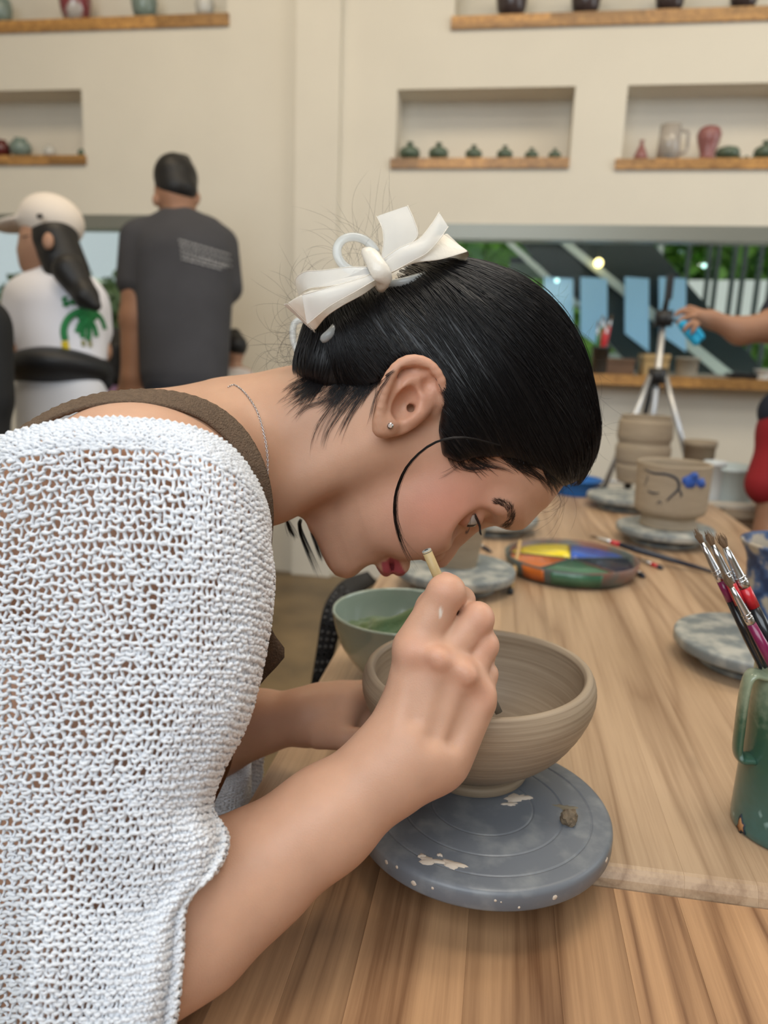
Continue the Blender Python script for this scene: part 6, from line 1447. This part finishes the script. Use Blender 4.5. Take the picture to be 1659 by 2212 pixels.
# --- seated children
def child(label, x, y, d, s, cloth, hx=0, bun=False):
    fy = fpy(x, d)
    t = thing('person', label, 'person', tuple(c2w(C(x, y+330, d))), group=None)
    fl_ = [el(x, y, d, 24*s, 30*s, 26*s), rc(x, y+20*s, x, y+45*s, d, 13*s, 14*s), rc(x-24*s, y+60*s, x+24*s, y+60*s, d, 16*s, 16*s), rc(x-30*s, y+70*s, x-34*s, y+120*s, d, 11*s, 9*s), rc(x+30*s, y+70*s, x+34*s, y+120*s, d, 11*s, 9*s), rc(x-14*s, y+150*s, x-14*s, fy-16, d, 18*s, 12*s), rc(x+14*s, y+150*s, x+14*s, fy-16, d, 18*s, 12*s)]
    blob('body', fl_, .009, SKB, t)
    hh = [el(x+2, y-5*s, d-.01, 27*s, 31*s, 28*s), rc(x+4*s, y+10*s, x+4*s, y+75*s, d-.06, 22*s, 14*s)] if not bun else [el(x+2, y-6*s, d-.01, 27*s, 27*s, 28*s), el(x, y-34*s, d, 12*s, 12*s, 12*s)]
    blob('hair', hh, .008, hb, t)
    blob('clothes', [rc(x-20*s, y+66*s, x+20*s, y+66*s, d, 20*s, 20*s), rc(x, y+80*s, x, y+150*s, d, 34*s, 36*s), rc(x-30*s, y+72*s, x-32*s, y+100*s, d, 16*s, 15*s), rc(x+30*s, y+72*s, x+32*s, y+100*s, d, 16*s, 15*s), rc(x, y+150*s, x, y+210*s, d, 34*s, 42*s)], .009, cloth, t)
    for q in (-14, 14): blob('shoe', [rc(x+q*s, fy-12, x+q*s, fy-12, d-.04, 13*s, 13*s, d1=d+.06)], .008, trm, t)
    return t
child('long haired child in lilac between the capped woman and the man', 247, 745, 3.35, 1.0, mat('lilac_cotton', (.42, .25, .42), .8))
child('small child with a black hair bun in pale clothes right of the man', 507, 752, 3.15, .95, mat('pale_floral', (.55, .45, .42), .8, col2=(.70, .68, .64), vscale=30), bun=True)
# --- person on the right reaching over with a blue sponge
dr_ = 1.95; pr_ = thing('person', 'person in red shorts reaching over from the right edge with a bare forearm', 'person', tuple(c2w(C(1740, 1400, dr_))))
ra = [el(1790, 440, dr_, 54, 72, 60), rc(1790, 460, 1785, 570, dr_, 30, 34), rc(1725, 600, 1850, 600, dr_, 38, 38), rc(1715, 640, 1668, 705, dr_-.02, 36, 33), rc(1668, 705, 1600, 715, dr_-.04, 33, 28), rc(1600, 715, 1534, 690, dr_-.04, 27, 17, k=.02),
      rc(1860, 640, 1880, 800, dr_, 32, 26), rc(1880, 800, 1860, 900, dr_, 24, 18), rc(1690, 1000, 1665, 1160, dr_, 46, 34), rc(1665, 1160, 1668, fpy(1668, dr_)-40, dr_, 32, 22), rc(1790, 1000, 1795, 1160, dr_, 46, 34), rc(1795, 1160, 1795, fpy(1795, dr_)-40, dr_, 32, 22)]
hx = [(1534, 690, 1500, 682, 17, 15)]
for a in hx: ra.append(rc(a[0], a[1], a[2], a[3], dr_-.04, a[4], a[5], k=.02))
ra += [rc(1498, 674, 1472, 672, dr_-.03, 7, 6, k=.008), rc(1472, 672, 1458, 682, dr_-.03, 6, 5, k=.004), rc(1496, 684, 1474, 688, dr_-.06, 7, 6, k=.008), rc(1474, 688, 1464, 700, dr_-.06, 6, 5, k=.004), rc(1500, 694, 1484, 704, dr_-.08, 7, 6, k=.008), rc(1484, 704, 1478, 714, dr_-.08, 6, 5, k=.004), rc(1508, 700, 1498, 712, dr_-.09, 6, 5, k=.008), rc(1498, 712, 1494, 720, dr_-.09, 5, 4.5, k=.004), rc(1518, 676, 1490, 664, dr_-.01, 8, 6, k=.01), rc(1490, 664, 1462, 676, dr_+.0, 6, 5, k=.005)]
blob('body', ra, .006, SKD, pr_)
blob('hair', [el(1792, 422, dr_, 60, 64, 66)], .009, hb, pr_)
blob('shirt', [rc(1730, 615, 1850, 615, dr_, 50, 50), rc(1765, 680, 1765, 900, dr_, 74, 70, k=.06), rc(1815, 680, 1815, 900, dr_, 70, 70, k=.06), rc(1712, 640, 1685, 680, dr_-.02, 46, 42, k=.03), rc(1690, 890, 1800, 900, dr_, 50, 60)], .008, mat('navy_shirt', (.012, .016, .03), .8), pr_)
blob('shorts', [rc(1712, 940, 1662, 1045, dr_, 62, 50, k=.05), rc(1800, 940, 1805, 1045, dr_, 66, 54, k=.05), rc(1700, 930, 1810, 930, dr_, 60, 60)], .007, mat('red_cotton', (.27, .010, .015), .8), pr_)
for x in (1668, 1795): blob('shoe', [rc(x, fpy(x, dr_)-24, x, fpy(x, dr_)-24, dr_-.06, 24, 26, d1=dr_+.10, k=.02)], .008, trm, pr_)
spg = thing('sponge', 'bright blue sponge in the hand reaching over from the right', 'sponge', tuple(c2w(C(1490, 722, dr_-.06))))
blob('body', [RC(C(1475, 702, dr_-.07), C(1503, 738, dr_-.07), 10*kd(dr_), 9*kd(dr_)), RC(C(1490, 696, dr_-.05), C(1513, 728, dr_-.05), 9*kd(dr_), 9*kd(dr_), k=.02)], .004, mat('cyan_sponge', (.02, .36, .62), .8, bump=.5, bscale=120), spg)
